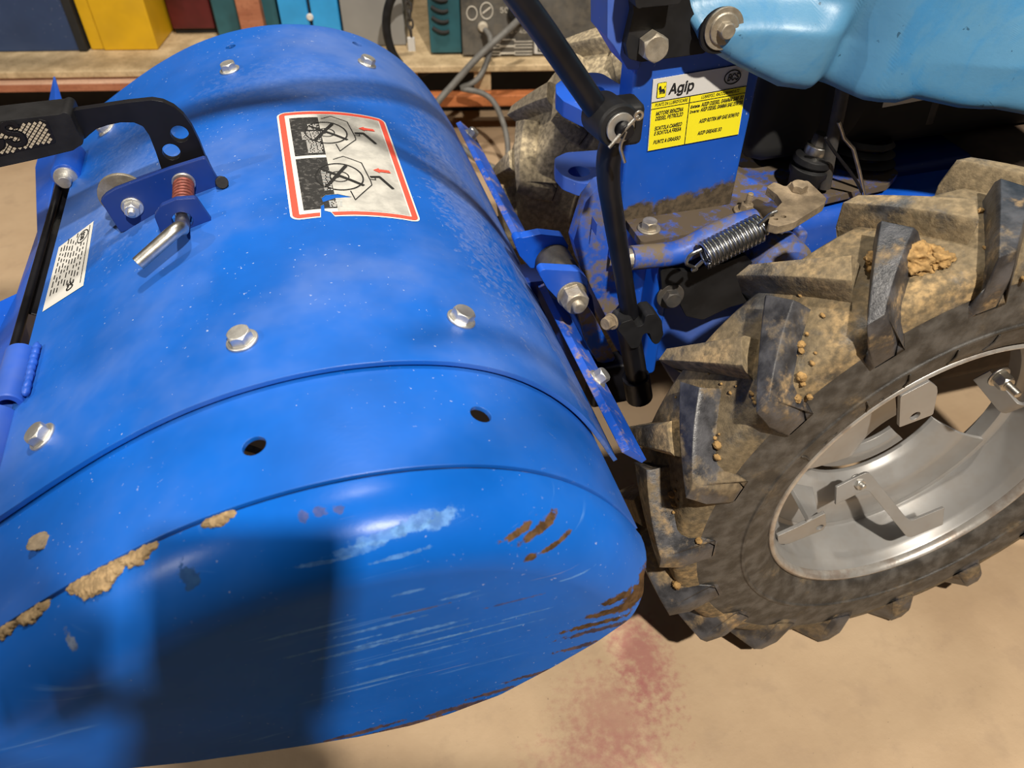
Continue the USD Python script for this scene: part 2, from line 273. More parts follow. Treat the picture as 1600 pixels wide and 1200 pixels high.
M['teal'] = plain('teal_paint', (.018, .085, .105), .5, 0, .25, 15)
M['skyblue'] = plain('bright_blue_enamel', (.03, .30, .66), .4, 0, .1, 20)
M['greycab'] = plain('grey_cabinet_paint', (.23, .225, .215), .5, 0, .08, 10)
M['welder'] = plain('dusty_black_panel', (.085, .080, .072), .6, 0, .35, 22, .1, grime=.4, gcol=(.17, .145, .11))
M['cable'] = plain('grey_cable', (.13, .125, .115), .6, 0, .2, 60, .1, bev=None)
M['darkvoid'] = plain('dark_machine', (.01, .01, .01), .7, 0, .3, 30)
M['wallmat'] = plain('dark_wall', (.10, .09, .08), .8, 0, .3, 6, bev=None)
for n_, c_ in dict(white=(.60, .585, .56), yellowprint=(.85, .74, .02), ink=(.02, .02, .02), red=(.70, .085, .055), greyfoil=(.46, .45, .42), silverfoil=(.62, .61, .58), beige=(.42, .36, .26), paleprint=(.62, .58, .50), knurl=(.40, .34, .25), creamtag=(.75, .68, .55), brasslike=(.45, .40, .32)).items(): M[n_] = flat(n_ + '_print', c_, .45)
g = G(); c = g.mix(g.mr(g.noise(200, 5, .7), .50, .66), (.020, .020, .020), (.095, .092, .088)); M['inkfield'] = g.done('scuffed_black_print', g('principled_bsdf', base_color=c, roughness=.5).BSDF)
g = G(); c = g.mix(g.mr(g.noise(60, 5, .6), .35, .7), (.36, .355, .33), (.52, .51, .47)); M['greyfoil'] = g.done('scuffed_grey_print', g('principled_bsdf', base_color=c, roughness=.42).BSDF)

# ------------------------------------------------------------------ the setting
def struct(name, mesh, mat, label, cat): p = solo(name, mesh, mat, label, cat, kind='structure'); return p
struct('floor', trimesh.creation.box(bounds=[[-3, -1.6, -.06], [3, 3.0, 0]]), M['floor'], 'tan bare concrete floor with reddish stains', 'floor')
# shelf frame: u runs along the shelf, k towards the camera, z up
a_ = math.radians(13.5); SU = V(math.cos(a_), -math.sin(a_), 0); SN = V(-math.sin(a_), -math.cos(a_), 0); SO = V(-.575, 1.765, 0)
def SH(u, k, z): return SO + SU * u + SN * k + V(0, 0, z)
def toshelf(m):    # local (u, -k, z) -> world
    m = tm(m).copy(); T = np.eye(4); T[:3, 0] = SU; T[:3, 1] = -SN; T[:3, 2] = (0, 0, 1); T[:3, 3] = SO; m.apply_transform(T); return m
def sbox(u0, u1, k0, k1, z0, z1, r=.003): return toshelf(rbox((u0, -k0, z0), (u1, -k1, z1), r))
struct('wall_back', toshelf(trimesh.creation.box(bounds=[[-2.2, .50, 0], [3.0, .60, 2.4]])), M['wallmat'], 'dark workshop wall behind the low shelf', 'wall')
# ------------------------------------------------------------------ rotary tiller: hood, end caps, hinges, lever
HP = V([(0,-0.238,0.4013),(0.0093,-0.2298,0.4059),(0.0185,-0.2217,0.4105),(0.0278,-0.2136,0.4151),(0.0384,-0.2044,0.4203),(0.0477,-0.1963,0.4249),(0.057,-0.1882,0.4294),(0.0662,-0.18,0.4338),(0.0768,-0.1707,0.4388),(0.0861,-0.1624,0.443),(0.0954,-0.1542,0.4471),(0.1047,-0.1458,0.451),(0.1153,-0.1362,0.4552),(0.1245,-0.1277,0.4588),(0.1338,-0.1191,0.4621),(0.1431,-0.1105,0.4652),(0.1537,-0.1004,0.4684),(0.1629,-0.0915,0.4709),(0.1722,-0.0825,0.4731),(0.1815,-0.0733,0.4751),(0.1921,-0.0628,0.4769),(0.2014,-0.0535,0.4782),(0.2106,-0.0442,0.4792),(0.2199,-0.0349,0.4799),(0.2305,-0.0241,0.4803),(0.2398,-0.0148,0.4803),(0.249,-0.0054,0.48),(0.2583,0.0039,0.4793),(0.2689,0.0144,0.4781),(0.2782,0.0236,0.4768),(0.2875,0.0327,0.475),(0.2967,0.0417,0.4729),(0.3073,0.0518,0.4701),(0.3166,0.0605,0.4673),(0.3259,0.0691,0.464),(0.3352,0.0774,0.4603),(0.3458,0.0868,0.4556),(0.355,0.0947,0.451),(0.3643,0.1024,0.4459),(0.3736,0.1099,0.4404),(0.3842,0.1181,0.4336),(0.3934,0.125,0.4272),(0.4027,0.1316,0.4206),(0.412,0.1378,0.4136),(0.4226,0.1446,0.4053),(0.4319,0.1501,0.3978),(0.4411,0.1553,0.3901),(0.4504,0.1601,0.3822),(0.461,0.1654,0.3731),(0.4703,0.1698,0.3649),(0.4795,0.1741,0.3567),(0.4888,0.1783,0.3483),(0.4994,0.1832,0.3387),(0.5087,0.1875,0.3303),(0.518,0.1915,0.3219),(0.5286,0.1943,0.3123)])
def hood(s, off=0.0):
    """point of the hood's outer profile at arc length s, moved off along the normal -> x, z"""
    s = np.asarray(s, float); x, z = np.interp(s, HP[:, 0], HP[:, 1]), np.interp(s, HP[:, 0], HP[:, 2])
    e = .004; dx = np.interp(s + e, HP[:, 0], HP[:, 1]) - np.interp(s - e, HP[:, 0], HP[:, 1]); dz = np.interp(s + e, HP[:, 0], HP[:, 2]) - np.interp(s - e, HP[:, 0], HP[:, 2]); L = np.hypot(dx, dz)
    return x - dz / L * off, z + dx / L * off
def hoodpt(s, y, off=0.0): x, z = hood(s, off); return V(float(x), y, float(z))
def hoodn(s): return hoodpt(s, 0, 1.0) - hoodpt(s, 0, 0.0)
SMAX = HP[-1, 0]
def hoodsheet(y0, y1, off, t, holes=(), s0=0.0, s1=SMAX):
    ss = np.linspace(s0, s1, 70); ox, oz = hood(ss, off); ix, iz = hood(ss[::-1], off - t)
    M_ = yplate(Polygon(np.r_[np.c_[ox, oz], np.c_[ix, iz]]), y0, y1 - y0)
    S_ = mf(M_)
    for s, y, r in holes:
        a, b, d = basis(hoodn(s)); c = place(trimesh.creation.cylinder(r, .03, sections=28), hoodpt(s, y, off), a, b); S_ = S_ - mf(c)
    return tm(S_)
tiller = thing('rotary_tiller', 'large blue rounded tiller hood bolted in sections, with flap hinges and latch lever', 'tiller', (-.036, .6, 0))
part(tiller, 'hood_cover', hoodsheet(.3600, .957, 0, .0035, [(.192, .912, .0055), (.331, .924, .0055)], 0.0, .504), M['hood'])
part(tiller, 'hood_extension', hoodsheet(.2775, .46, -.0052, .003, [(.1935, .316, .0068), (.3285, .319, .0068)], .0, .470), M['ext'], label='blue extension sheet with open bolt holes at the near end of the hood')
def endcap(y0, sgn):
    R = .043; lay = []
    ss = np.linspace(-.12, SMAX, 60)
    def prof(inset):
        sv = np.clip(ss, 0, SMAX); x, z = hood(sv, -.0062 - inset); ex = ss - sv     # the profile goes on in a straight line to the left of the hood's edge
        x = x + ex * .86; z = z + ex * .52
        P_ = np.c_[x, z]; return np.vstack([P_, [[P_[-1, 0] + .006, .10]], [[P_[0, 0], .10]]])
    for a in np.linspace(0, math.pi / 2, 12): lay.append((R * math.sin(a), R * (1 - math.cos(a)) * .85))
    def solid(extra):
        rings = [(-.0002, extra)] + [(d - (extra if d > 0 else 0) * (d / R), i + extra) for d, i in lay]
        V_ = []; n = 62
        for d, i in rings:
            P_ = prof(i); V_.append(np.c_[P_[:, 0], np.full(n, y0 - sgn * d), P_[:, 1]])
        v = np.vstack(V_); f = []
        for r_ in range(len(rings) - 1):
            j = np.arange(n); k = (j + 1) % n; q = np.stack([r_ * n + j, r_ * n + k, (r_ + 1) * n + k, (r_ + 1) * n + j], 1); f += [q[:, [0, 1, 2]], q[:, [0, 2, 3]]]
        import mapbox_earcut as ec
        for base in (0, (len(rings) - 1) * n):
            P_ = v[base:base + n][:, [0, 2]]; t = ec.triangulate_float64(P_, np.array([n], np.uint32)).reshape(-1, 3) + base; f.append(t)
        m = trimesh.Trimesh(v, np.vstack(f), process=False); m.fix_normals(); return mf(m)
    out = solid(0) - solid(.003).translate([0, sgn * .004, 0])
    low = [(.30, .36), (.20, .362)] + [(0.158,0.3539),(0.1564,0.3453),(0.1461,0.3309),(0.1231,0.3102),(0.0923,0.2905),(0.056,0.2709),(0.0195,0.2628),(-0.0074,0.2612),(-0.0416,0.2658),(-0.0739,0.274),(-0.1046,0.2827),(-0.1442,0.2953),(-0.1801,0.3103)][0:] + [(-.26, .348), (-.45, .44), (-.45, .9), (.30, .9)]
    keep = yplate(Polygon(low), .0, 2.0)
    return tm(out ^ mf(keep))
part(tiller, 'end_cap', endcap(.2752, 1), M['cap'], smooth=40, label='scratched blue end cap with rounded edge and rusty rim')
part(tiller, 'end_cap', endcap(.958, -1), M['ext'], smooth=40)
for i, (s, y, a0) in enumerate([(.1915, .4035, .3), (.335, .4075, .15), (.042, .409, .5), (.1905, .846, .1), (.334, .866, .4), (.040, .866, .7)]):
    part(tiller, 'flange_bolt', flange_bolt(hoodpt(s, y, 0), hoodn(s), .0142, .0066, .0103, a0=a0), M['zinc'])
# right-hand rail, rail bolts
rail = Polygon([(.184, .352), (.2025, .334), (.206, .337), (.190, .354)])
part(tiller, 'mounting_rail', yplate(rail, .352, .575), M['railpaint'])
for y in (.438, .900): part(tiller, 'rail_bolt', flange_bolt((.196, y, .3465), (.7, -.1, .7), .012, .008, .009), M['zinc'])
# warning label and rating plate: thin printed foil that follows the curved sheet
def decal(poly, off, t=.00025):
    """poly in (s, y)"""
    gs = [q for q in getattr(poly, 'geoms', [poly]) if q.geom_type == 'Polygon' and q.area > 1e-9]; out = []
    for q in gs:
        v, f = trimesh.creation.triangulate_polygon(q, engine='earcut'); m = trimesh.Trimesh(np.c_[v, 0 * v[:, 0]], f, process=False)
        if q.area > 4e-6: vv, ff = trimesh.remesh.subdivide_to_size(m.vertices, m.faces, .007); m = trimesh.Trimesh(vv, ff, process=False)
        out.append(m)
    m = cat_(out); x, z = hood(m.vertices[:, 0], off); w = np.c_[x, m.vertices[:, 1], z]; m2 = trimesh.Trimesh(w, m.faces, process=False)
    if len(w) and (m2.face_normals[:, 2] * m2.area_faces).sum() < 0: m2.invert()
    return m2
LS, LY, LW, LH = .2305, .5315, .1005, .190
def U(pts): return [(LS + u * LW, LY + v * LH) for u, v in pts]
def upoly(pts, r=0): p = Polygon(U(pts)).buffer(0); return p.buffer(-r).buffer(2 * r).buffer(-r) if r else p
def uline(pts, w): return LineString(U(pts)).buffer(w / 2, cap_style=2)
def uell(u, v, a, b): return affinity.scale(Point(LS + u * LW, LY + v * LH).buffer(1, 40), a * LW, b * LH)
full = upoly([(0, 0), (1, 0), (1, 1), (0, 1)], .008)
tear = union_all([upoly([(.215, -.02), (.335, -.02), (.30, .035), (.255, .05), (.26, .10), (.235, .09)]), upoly([(.255, .115), (.36, .145), (.49, .150), (.38, .178), (.285, .175), (.25, .15)])])
lab = part(tiller, 'warning_label', decal(full.difference(tear), .0003), M['white'], smooth=True, label='worn red-framed grey and black pictogram label on top of the hood')
ring = full.buffer(-.0018).difference(full.buffer(-.0068)).difference(tear.buffer(.0006))
part(lab, 'red_border', decal(ring, .0005), M['red'], smooth=True)
inner = full.buffer(-.0082)
part(lab, 'grey_field', decal(inner.difference(upoly([(0, 0), (.355, 0), (.355, 1), (0, 1)])).difference(tear), .0005), M['greyfoil'], smooth=True)
hatch = []
def text_block(u0, u1, v0, v1, n):
    for i in range(n):
        v = v0 + (v1 - v0) * (i + .5) / n; u = u0
        while u < u1 - .01:
            w = .012 + .03 * rng.random(); hatch.append(upoly([(u, v - .0030), (min(u + w, u1), v - .0030), (min(u + w, u1), v + .0030), (u, v + .0030)])); u += w + .008
blk = union_all([upoly([(.105, .535), (.355, .535), (.355, .925), (.105, .925)]), upoly([(.105, .065), (.355, .065), (.355, .505), (.105, .505)])])
txt_bg = union_all([upoly([(.215, .545), (.345, .545), (.345, .68), (.205, .68)]), upoly([(.18, .68), (.345, .68), (.345, .78), (.20, .76)]), upoly([(.235, .78), (.345, .79), (.345, .85), (.255, .83)]), upoly([(.285, .20), (.355, .22), (.355, .40), (.275, .36)]), upoly([(.29, .07), (.40, .07), (.40, .125), (.29, .115)])])
part(lab, 'black_field', decal(blk.difference(tear), .0007), M['inkfield'], smooth=True)
text_block(.215, .345, .55, .68, 11); text_block(.185, .345, .685, .77, 7); text_block(.25, .345, .785, .85, 5); text_block(.285, .35, .205, .385, 13); text_block(.30, .40, .07, .122, 5)
part(lab, 'small_text', decal(union_all(hatch).difference(tear), .0009, 0), M['white'], smooth=True, kind='stuff')
def blades(cu, cv, k, hu):
    """the outline of a housing, a rotor disc with four dark blades, and a handle"""
    ln = []
    ln.append(uell(cu, cv, .185 * k, .115 * k).difference(uell(cu, cv, .185 * k - .012, .115 * k - .0065)))
    ln.append(uell(cu, cv, .075 * k, .045 * k).difference(uell(cu, cv, .075 * k - .009, .045 * k - .005)))
    ln.append(uline([(cu - .02, cv + .15 * k), (cu + .07, cv + .18 * k), (cu + .21, cv + .13 * k), (cu + .245, cv - .03 * k), (cu + .245, cv - .06 * k), (cu + .08, cv - .19 * k), (cu + .06, cv - .12 * k)], .0008))
    for a, b, c, d in ((-.12, -.09, .07, .095), (-.13, .065, .17, -.07)):
        ln.append(uline([(cu + a * k, cv + b * k), (cu + c * k, cv + d * k)], .0030))
    ln.append(uell(cu - .02, cv, .018, .011))
    ln.append(uline([(cu + .25, cv + .01), (cu + .33, cv + .02), (cu + .42, cv - .075)], .0027)); ln.append(uline([(cu + .24, cv - .012), (cu + .29, cv - .012), (cu + .29, cv + .018)], .0009))
    return ln
ink = blades(.40, .755, 1.0, 0) + blades(.425, .325, 1.05, 0)
part(lab, 'line_drawing', decal(union_all(ink).intersection(inner).difference(tear), .0011), M['ink'], smooth=True)
arrow = lambda u, v: union_all([upoly([(u, v), (u + .05, v + .022), (u + .055, v + .012), (u + .14, v + .014), (u + .15, v - .008), (u + .055, v - .012), (u + .05, v - .022)])])
part(lab, 'red_arrows', decal(union_all([arrow(.70, .825), arrow(.72, .405)]), .0011), M['red'], smooth=True)
# rating plate
rp = Polygon([(.0075, .5745), (.0525, .5690), (.0490, .6705), (.0075, .6700)])
plate_ = part(tiller, 'rating_plate', decal(rp, .0004), M['silverfoil'], smooth=True, label='small silver rating plate near the hinge edge of the hood')
def flattext(txt, h, bold=False):
    m = meshkit.text_mesh(txt, h, .0002, bold); return m
def hoodtext(txt, h, s, y, rot, bold=False, sx=1.0):
    m = flattext(txt, h, bold); v = m.vertices.copy(); c, sn = math.cos(rot), math.sin(rot); v[:, 0] *= sx
    S_, Y_ = s + v[:, 0] * c - v[:, 1] * sn, y + v[:, 0] * sn + v[:, 1] * c
    x, z = hood(S_, .0008 + v[:, 2]); m.vertices = np.c_[x, Y_, z]; return m
pt = [uu.buffer(0) for uu in (LineString([(.0480, .577), (.0455, .667)]).buffer(.00035),)]
ov = affinity.scale(Point(.0385, .6560).buffer(1, 30), .0065, .0095); pt.append(ov.difference(affinity.scale(ov, .86, .86)))
for i in range(9):
    s = .012 + i * .0037; y = .588 + rng.random() * .012
    while y < .645 + (.018 if i < 6 else 0):
        w = .003 + .006 * rng.random(); pt.append(sbx(s, y, s + .0011, y + w)); y += w + .003 + .008 * rng.random() * (i % 2)
part(plate_, 'printed_lines', decal(union_all(pt), .0007), M['ink'], smooth=True, kind='stuff')
part(plate_, 'printed_letters', cat_([hoodtext('CE', .0068, .0395, .5775, math.pi / 2, True), hoodtext('BCS', .0042, .0405, .6505, math.pi / 2, True)]), M['ink'])
# hinge barrels along the rear edge, hinge rods, rear flap
HX, HZ = -.2445, .3955
def barrel(y0, y1, x, z, R, r0=.006): return ringlathe([(r0, 0), (R - .001, 0), (R, .0012), (R, y1 - y0 - .0012), (R - .001, y1 - y0), (r0, y1 - y0)], (x, y0, z), (0, 1, 0), 36)
hb = part(tiller, 'hinge_barrel', barrel(.798, .848, HX + .004, HZ + .012, .0138), M['blue'], smooth=40)
part(hb, 'hinge_pin', cat_([tube([(HX + .004, .786, HZ + .012), (HX + .004, .86, HZ + .012)], .0060), ringlathe([(.006, 0), (.011, 0), (.011, .003), (.006, .003)], (HX + .004, .7955, HZ + .012), (0, 1, 0), 24)]), M['zinc'])
part(tiller, 'hinge_barrel', barrel(.466, .524, HX + .006, HZ + .010, .0110), M['blue'], smooth=40)
part(tiller, 'hinge_barrel', barrel(.405, .4645, HX - .004, HZ + .002, .0145), M['blue'], smooth=40)
part(tiller, 'hinge_rod', tube([(HX - .006, .38, HZ + .002), (HX - .006, .47, HZ + .002)], .0062), M['iron'])
part(tiller, 'weld_bead', cat_([lump((HX + .020, .47 + .006 * i, HZ + .018), (.003, .0055, .003), i, 1) for i in range(9)]), M['blue'], smooth=True)
def thinhull(P, t=.0012): return m3.Manifold.batch_hull([m3.Manifold.sphere(t, 8).translate(list(map(float, p))) for p in P])
fH = [V(-.2585, .40, .388), V(-.2585, .55, .388), V(-.2585, .70, .388), *[(-0.2657,0.8667,0.386)], *[(-0.2658,0.8992,0.39)], *[(-0.2763,1.0157,0.392)]]
fE = [*[(-0.2973,0.555,0.36)], *[(-0.2841,0.6752,0.36)], *[(-0.2821,0.7824,0.36)], *[(-0.3017,0.9174,0.365)], *[(-0.2996,0.9493,0.37)], *[(-0.2918,1.0859,0.4)]]
fE = [V(q) for q in fE]; fB = [q + V(-.045, 0, -.20) for q in fE]
fl_up = m3.Manifold.batch_boolean([thinhull([fH[i], fH[i + 1], fE[i], fE[i + 1]]) for i in range(5)] + [thinhull([fE[i], fE[i + 1], fB[i], fB[i + 1]]) for i in range(5)] + [thinhull([fE[0], fE[1], *[(-0.2976,0.666,0.36)]])], m3.OpType.Add)
flap = part(tiller, 'rear_flap', fl_up, M['blue'], smooth=20, label='hinged blue rear flap seen almost edge on')
part(flap, 'gap_strip', m3.Manifold.batch_hull([m3.Manifold.sphere(.001, 8).translate([x, y, z]) for x, z in ((-.2590, .384), (-.2385, .372)) for y in (.610, .86)]), M['black'], smooth=False, label='black strip below the gap between flap and hood')  # black strip laid under the gap beside the hood
part(flap, 'flap_edge_rod', tube([(-.2560, .40, .389), (-.2560, .92, .389)], .0036), M['black'])
# rotor under the hood
part(tiller, 'rotor_shaft', tube([(-.036, .30, .235), (-.036, .93, .235)], .024, 20), M['iron'])
for i in range(10):
    y = .33 + .062 * i; a = i * 1.1; ph = [a + t for t in (0, .5, 1.0)]
    pth = bendpath([V(-.036 + r_ * math.cos(q), y + dy, .235 + r_ * math.sin(q)) for r_, q, dy in ((.015, a, 0), (.12, a + .05, 0), (.195, a + .35, .0), (.205, a + .5, .025))], .03)
    part(tiller, 'tine', sweep(pth, [(-.004, -.018), (.004, -.018), (.004, .018), (-.004, .018)]), M['muddysteel'])
# latch lever with bracket, spring and bent pin
YB = .612
bp = rnd([(-0.1676,0.4746),(-0.1623,0.4789),(-0.1539,0.4827),(-0.1098,0.4939),(-0.0817,0.4993),(-0.0752,0.4724),(-0.0941,0.4618),(-0.1288,0.4542),(-0.1623,0.4441)], .002)
br = part(tiller, 'lever_bracket', yplate(bp, YB, .005), M['darkblue'], smooth=20, label='dark blue bracket plate carrying the black latch lever')
part(br, 'rear_plate', yplate(rnd([(-0.1655,0.4667),(-0.1604,0.47),(-0.1131,0.4811),(-0.0842,0.4867),(-0.0816,0.4647),(-0.1319,0.4482),(-0.1606,0.4386)], .002), .640, .005), M['darkblue'], smooth=20)
part(br, 'bracket_nut', flange_bolt([(-0.1464,0.612,0.466)][0], (0, -1, 0), .0110, .007, .0084, stud=.003, a0=.3), M['zinc'])
part(br, 'bracket_washer', ringlathe([(.006, 0), (.019, 0), (.019, .003), (.006, .003)], [(-0.1556,0.634,0.465)][0], (0, 1, 0), 30), M['zincdirty'])
tabp = rnd([(-0.1222,0.4827),(-0.1149,0.4903),(-0.1034,0.4939),(-0.0896,0.4928),(-0.0826,0.4694),(-0.0923,0.4613),(-0.1083,0.4518),(-0.1216,0.4518)], .003, [(*[(-0.1039,0.4758)][0], .0075)])
part(br, 'pin_tab', yplate(tabp, .562, .005), M['darkblue'], smooth=20)
pa, pb = V([(-0.1019,0.608,0.4837)][0]), V([(-0.1039,0.562,0.4758)][0])
part(br, 'pin_spring', tube(helix(pa + (pb - pa) * .05, pa + (pb - pa) * .62, .0068, 7.5), .0014, 8), M['redspring'], smooth=True)
part(br, 'spring_washer', ringlathe([(.0055, 0), (.0088, 0), (.0088, .002), (.0055, .002)], pa, pb - pa, 24), M['zinc'])
pin = bendpath([pa - (pb - pa) * .3, pb + (pb - pa) * .25, V([(-0.0999,0.53,0.4906)][0]), V([(-0.1335,0.515,0.4736)][0])], .022, 10)
part(tiller, 'locking_pin', tube(pin, .0052, 18), M['steel'], smooth=40, label='bent bare steel locking pin through the latch bracket')
lv = rnd([(-0.0755,0.4663),(-0.079,0.471),(-0.0828,0.4917),(-0.084,0.5062),(-0.0863,0.5194),(-0.0898,0.5293),(-0.0949,0.5366),(-0.1014,0.5414),(-0.1086,0.5437),(-0.1261,0.5438),(-0.1446,0.543),(-0.1638,0.5423),(-0.1672,0.5402),(-0.1704,0.5265),(-0.1684,0.5169),(-0.161,0.5222),(-0.1539,0.5264),(-0.145,0.5284),(-0.1355,0.5293),(-0.1265,0.5281),(-0.1211,0.5244),(-0.1188,0.5167),(-0.1182,0.5026),(-0.1183,0.4859),(-0.1182,0.4727),(-0.0872,0.4591)], .004,
         [(*[(-0.0967,0.5149)][0], .0068), (*[(-0.107,0.5011)][0], .0068)])
lever = part(tiller, 'latch_lever', yplate(lv, .626, .006), M['black'], smooth=25, label='black steel latch lever with two holes and a rubber grip')
gp = rnd([(-0.1649,0.5442),(-0.1626,0.5469),(-0.1638,0.5485),(-0.167,0.5484),(-0.1713,0.545),(-0.188,0.545),(-0.2141,0.5448),(-0.2446,0.5432),(-0.2621,0.5415),(-0.2767,0.5103),(-0.255,0.5103),(-0.2285,0.5102),(-0.2004,0.5132),(-0.1727,0.5168),(-0.167,0.5197),(-0.1646,0.5188),(-0.1631,0.5218),(-0.1647,0.5312)], .004)
gm = yplate(gp, .615, .028)
part(lever, 'rubber_grip', gm, M['rubber'], smooth=25)
kp = [(-0.1815,0.5409),(-0.1816,0.5244),(-0.2037,0.5218),(-0.2222,0.5192),(-0.2493,0.5164),(-0.2626,0.5152),(-0.2538,0.5345),(-0.2401,0.5371),(-0.2134,0.5405),(-0.1861,0.5434)]
kpoly = rnd(kp, .002)
part(lever, 'grip_panel', yplate(kpoly, .6146, .002), M['black'])
kx0, kz0, kx1, kz1 = kpoly.bounds; bits = []
ang = math.atan2(kp[3][1] - kp[1][1], kp[3][0] - kp[1][0]) + math.pi
dd = .0030
kc = kpoly.centroid
for i in range(-60, 61):
    for j in range(-60, 61):
        p_ = Point(kc.x + (i + j) * dd * .62, kc.y + (i - j) * dd * .62)
        if kpoly.buffer(-.0012).contains(p_): bits.append(affinity.rotate(sbx(p_.x - dd * .30, p_.y - dd * .30, p_.x + dd * .30, p_.y + dd * .30), 40))
tx = flattext('BCS', .0185, True); tx.vertices[:, 0] *= .92
o1_ = [(-0.2461,0.6138,0.5234)][0]; o2_ = [(-0.2055,0.6138,0.5259)][0]; ex = V(o2_) - V(o1_); ex /= np.linalg.norm(ex); ey = np.cross([0, -1, 0], ex)
txw = place(tx, V(o1_) + V(0, -.0001, 0), ex, ey)
txp = union_all([Polygon(np.c_[txw.vertices[f][:, 0], txw.vertices[f][:, 2]]).buffer(.0011) for f in txw.faces if Polygon(np.c_[txw.vertices[f][:, 0], txw.vertices[f][:, 2]]).area > 1e-9])
part(lever, 'knurling', yplate(union_all(bits).difference(txp), .6138, .0012), M['knurl'], kind='stuff')
part(lever, 'grip_letters', txw, M['black'])
part(lever, 'lever_end_stop', tube([[(-0.0805,0.645,0.4607)][0], [(-0.0733,0.605,0.4805)][0]], .0050), M['black'])
# packed dirt along the end cap seam and rust crumbs
def seamlump(s0, s1, off, wid, seed):
    n = max(4, int((s1 - s0) / .004)); ms = []
    for i in range(n):
        s = s0 + (s1 - s0) * (i + .5) / n; ph = math.sin(math.pi * (i + .5) / n)
        ms.append(lump(hoodpt(s, .2745 - wid * ph * .6, off), (.0040, .0018 + wid * ph * .75, .0022), seed + i, 3, .6))
    return cat_(ms)
for s0, s1, wd in ((.082, .120, .0085), (.116, .136, .0045), (.046, .066, .004), (.030, .044, .003), (.165, .180, .003)):
    part(tiller, 'packed_dirt', seamlump(s0, s1, -.0066, wd, int(s0 * 1000)), M['seamdirt'], smooth=40, label='pale dry dirt packed into the end cap seam' if wd == .0085 else None)
part(tiller, 'clogged_hole', lump(hoodpt(.053, .3205, -.0035), (.006, .006, .0012), 5, 3), M['muddysteel'], smooth=40, label='bolt hole of the extension filled with dirt')
# ------------------------------------------------------------------ two-wheel tractor: gearbox, tower, linkage, cowl
tr = thing('walking_tractor', 'blue two-wheel tractor with muddy tyres, gear linkage and light blue cowl', 'tractor', (.4735, .6, 0))
ty = .540
tower_poly = [(.2500, .432), (.2445, .60), (.3445, .60), (.3560, .50), (.3600, .432)]
tw = part(tr, 'tower', rbox((.2465, ty, .425), (.3545, .568, .640), .003), M['towerpaint'], label='blue square tower with yellow lubrication sticker')
# lubrication sticker on the tower's near face
a0, a1, a2, a3 = [V(q) for q in [(0.2616,0.5392,0.5529),(0.3418,0.5392,0.5567),(0.3466,0.5392,0.4979),(0.2651,0.5392,0.4936)]]
SEX = V(a1[0] - a0[0] + a2[0] - a3[0], 0, a1[2] - a0[2] + a2[2] - a3[2]); SWd = np.linalg.norm(SEX) / 2; SEX /= np.linalg.norm(SEX); SEY = np.cross([0, -1.0, 0], SEX)
ctr_ = (a0 + a1 + a2 + a3) / 4; SHt = (np.linalg.norm(a0 - a3) + np.linalg.norm(a1 - a2)) / 2; s00 = ctr_ - SEX * SWd / 2 - SEY * SHt / 2
def skin(poly, off=.0002, t=.0003): return place(extr(affinity.scale(poly, SWd, SHt, origin=(0, 0)), t), s00 + V(0, -off, 0), SEX, SEY)
stk = part(tr, 'lubrication_sticker', skin(sbx(0, 0, 1, 1), -.0004, .0009), M['white'], label='yellow and white lubrication chart sticker on the blue tower')
part(stk, 'yellow_field', skin(sbx(.0, .0, 1, .70).buffer(-.006), .0005), M['yellowprint'])
ln_ = [sbx(.0, .692, 1, .700), sbx(0, .600, 1, .606), sbx(.395, .008, .402, .70)]
part(stk, 'table_lines', skin(union_all(ln_), .0008), M['ink'])
def stext(items, h, bold=False, name='sticker_text', mat='ink', italic=.18, par=None):
    ms = []
    for txt, u, v, hh, wmax in items:
        m = flattext(txt, hh or h, bold); w = m.vertices[:, 0].max() / SWd
        m.vertices[:, 0] *= min(1.0, wmax / w); m.vertices[:, 0] += italic * m.vertices[:, 1]
        ms.append(place(m, s00 + SEX * u * SWd + SEY * v * SHt + V(0, -.0009, 0), SEX, SEY))
    return part(par or stk, name, cat_(ms), M[mat])
stext([('PUNTI DA LUBRIFICARE', .035, .632, .0024, .34), ('LUBRIFIC. RACCOMANDATI', .52, .632, .0024, .40)], .0024)
stext([('MOTORE BENZINA', .05, .505, 0, .29), ('DIESEL PETROLIO', .05, .435, 0, .29), ('SCATOLA CAMBIO', .05, .295, 0, .29), ('E SCATOLA FRESA', .05, .225, 0, .29), ('PUNTI A GRASSO', .05, .095, 0, .29)], .0030, True)
stext([('Estate', .415, .52, .0022, .1), ('Inverno', .415, .45, .0022, .1), ('AGIP DIESEL GAMMA SAE 30', .53, .52, 0, .45), ('AGIP DIESEL GAMMA SAE 20W/20', .53, .45, 0, .45), ('AGIP ROTRA MP SAE 80W/90', .53, .285, 0, .43), ('AGIP GREASE 30', .53, .11, 0, .26)], .0030, True)
stext([('Agip', .165, .775, .0078, .26)], .0078, True, 'sticker_title', 'ink', .12)
ovl = affinity.scale(Point(.83, .855).buffer(1, 40), .088, .098); part(stk, 'oval_ring', skin(ovl.difference(affinity.scale(ovl, .90, .86)), .0008), M['ink'])
stext([('BCS', .772, .812, .0052, .12)], .0052, True, 'oval_letters')
lg = rnd([(.045, .745), (.140, .745), (.140, .945), (.045, .945)], .012)
part(stk, 'logo_frame', skin(lg, .0006), M['ink']); part(stk, 'logo_square', skin(lg.buffer(-.005), .0010), M['yellowprint'])
dog = union_all([Polygon([(.066, .845), (.085, .862), (.118, .858), (.122, .832), (.070, .828)]), Polygon([(.058, .872), (.066, .905), (.080, .905), (.088, .872), (.078, .852), (.064, .858)]), Polygon([(.112, .86), (.128, .885), (.126, .905), (.118, .88)])] + [sbx(x, .800, x + .006, .835) for x in (.070, .080, .092, .103, .112, .119)])
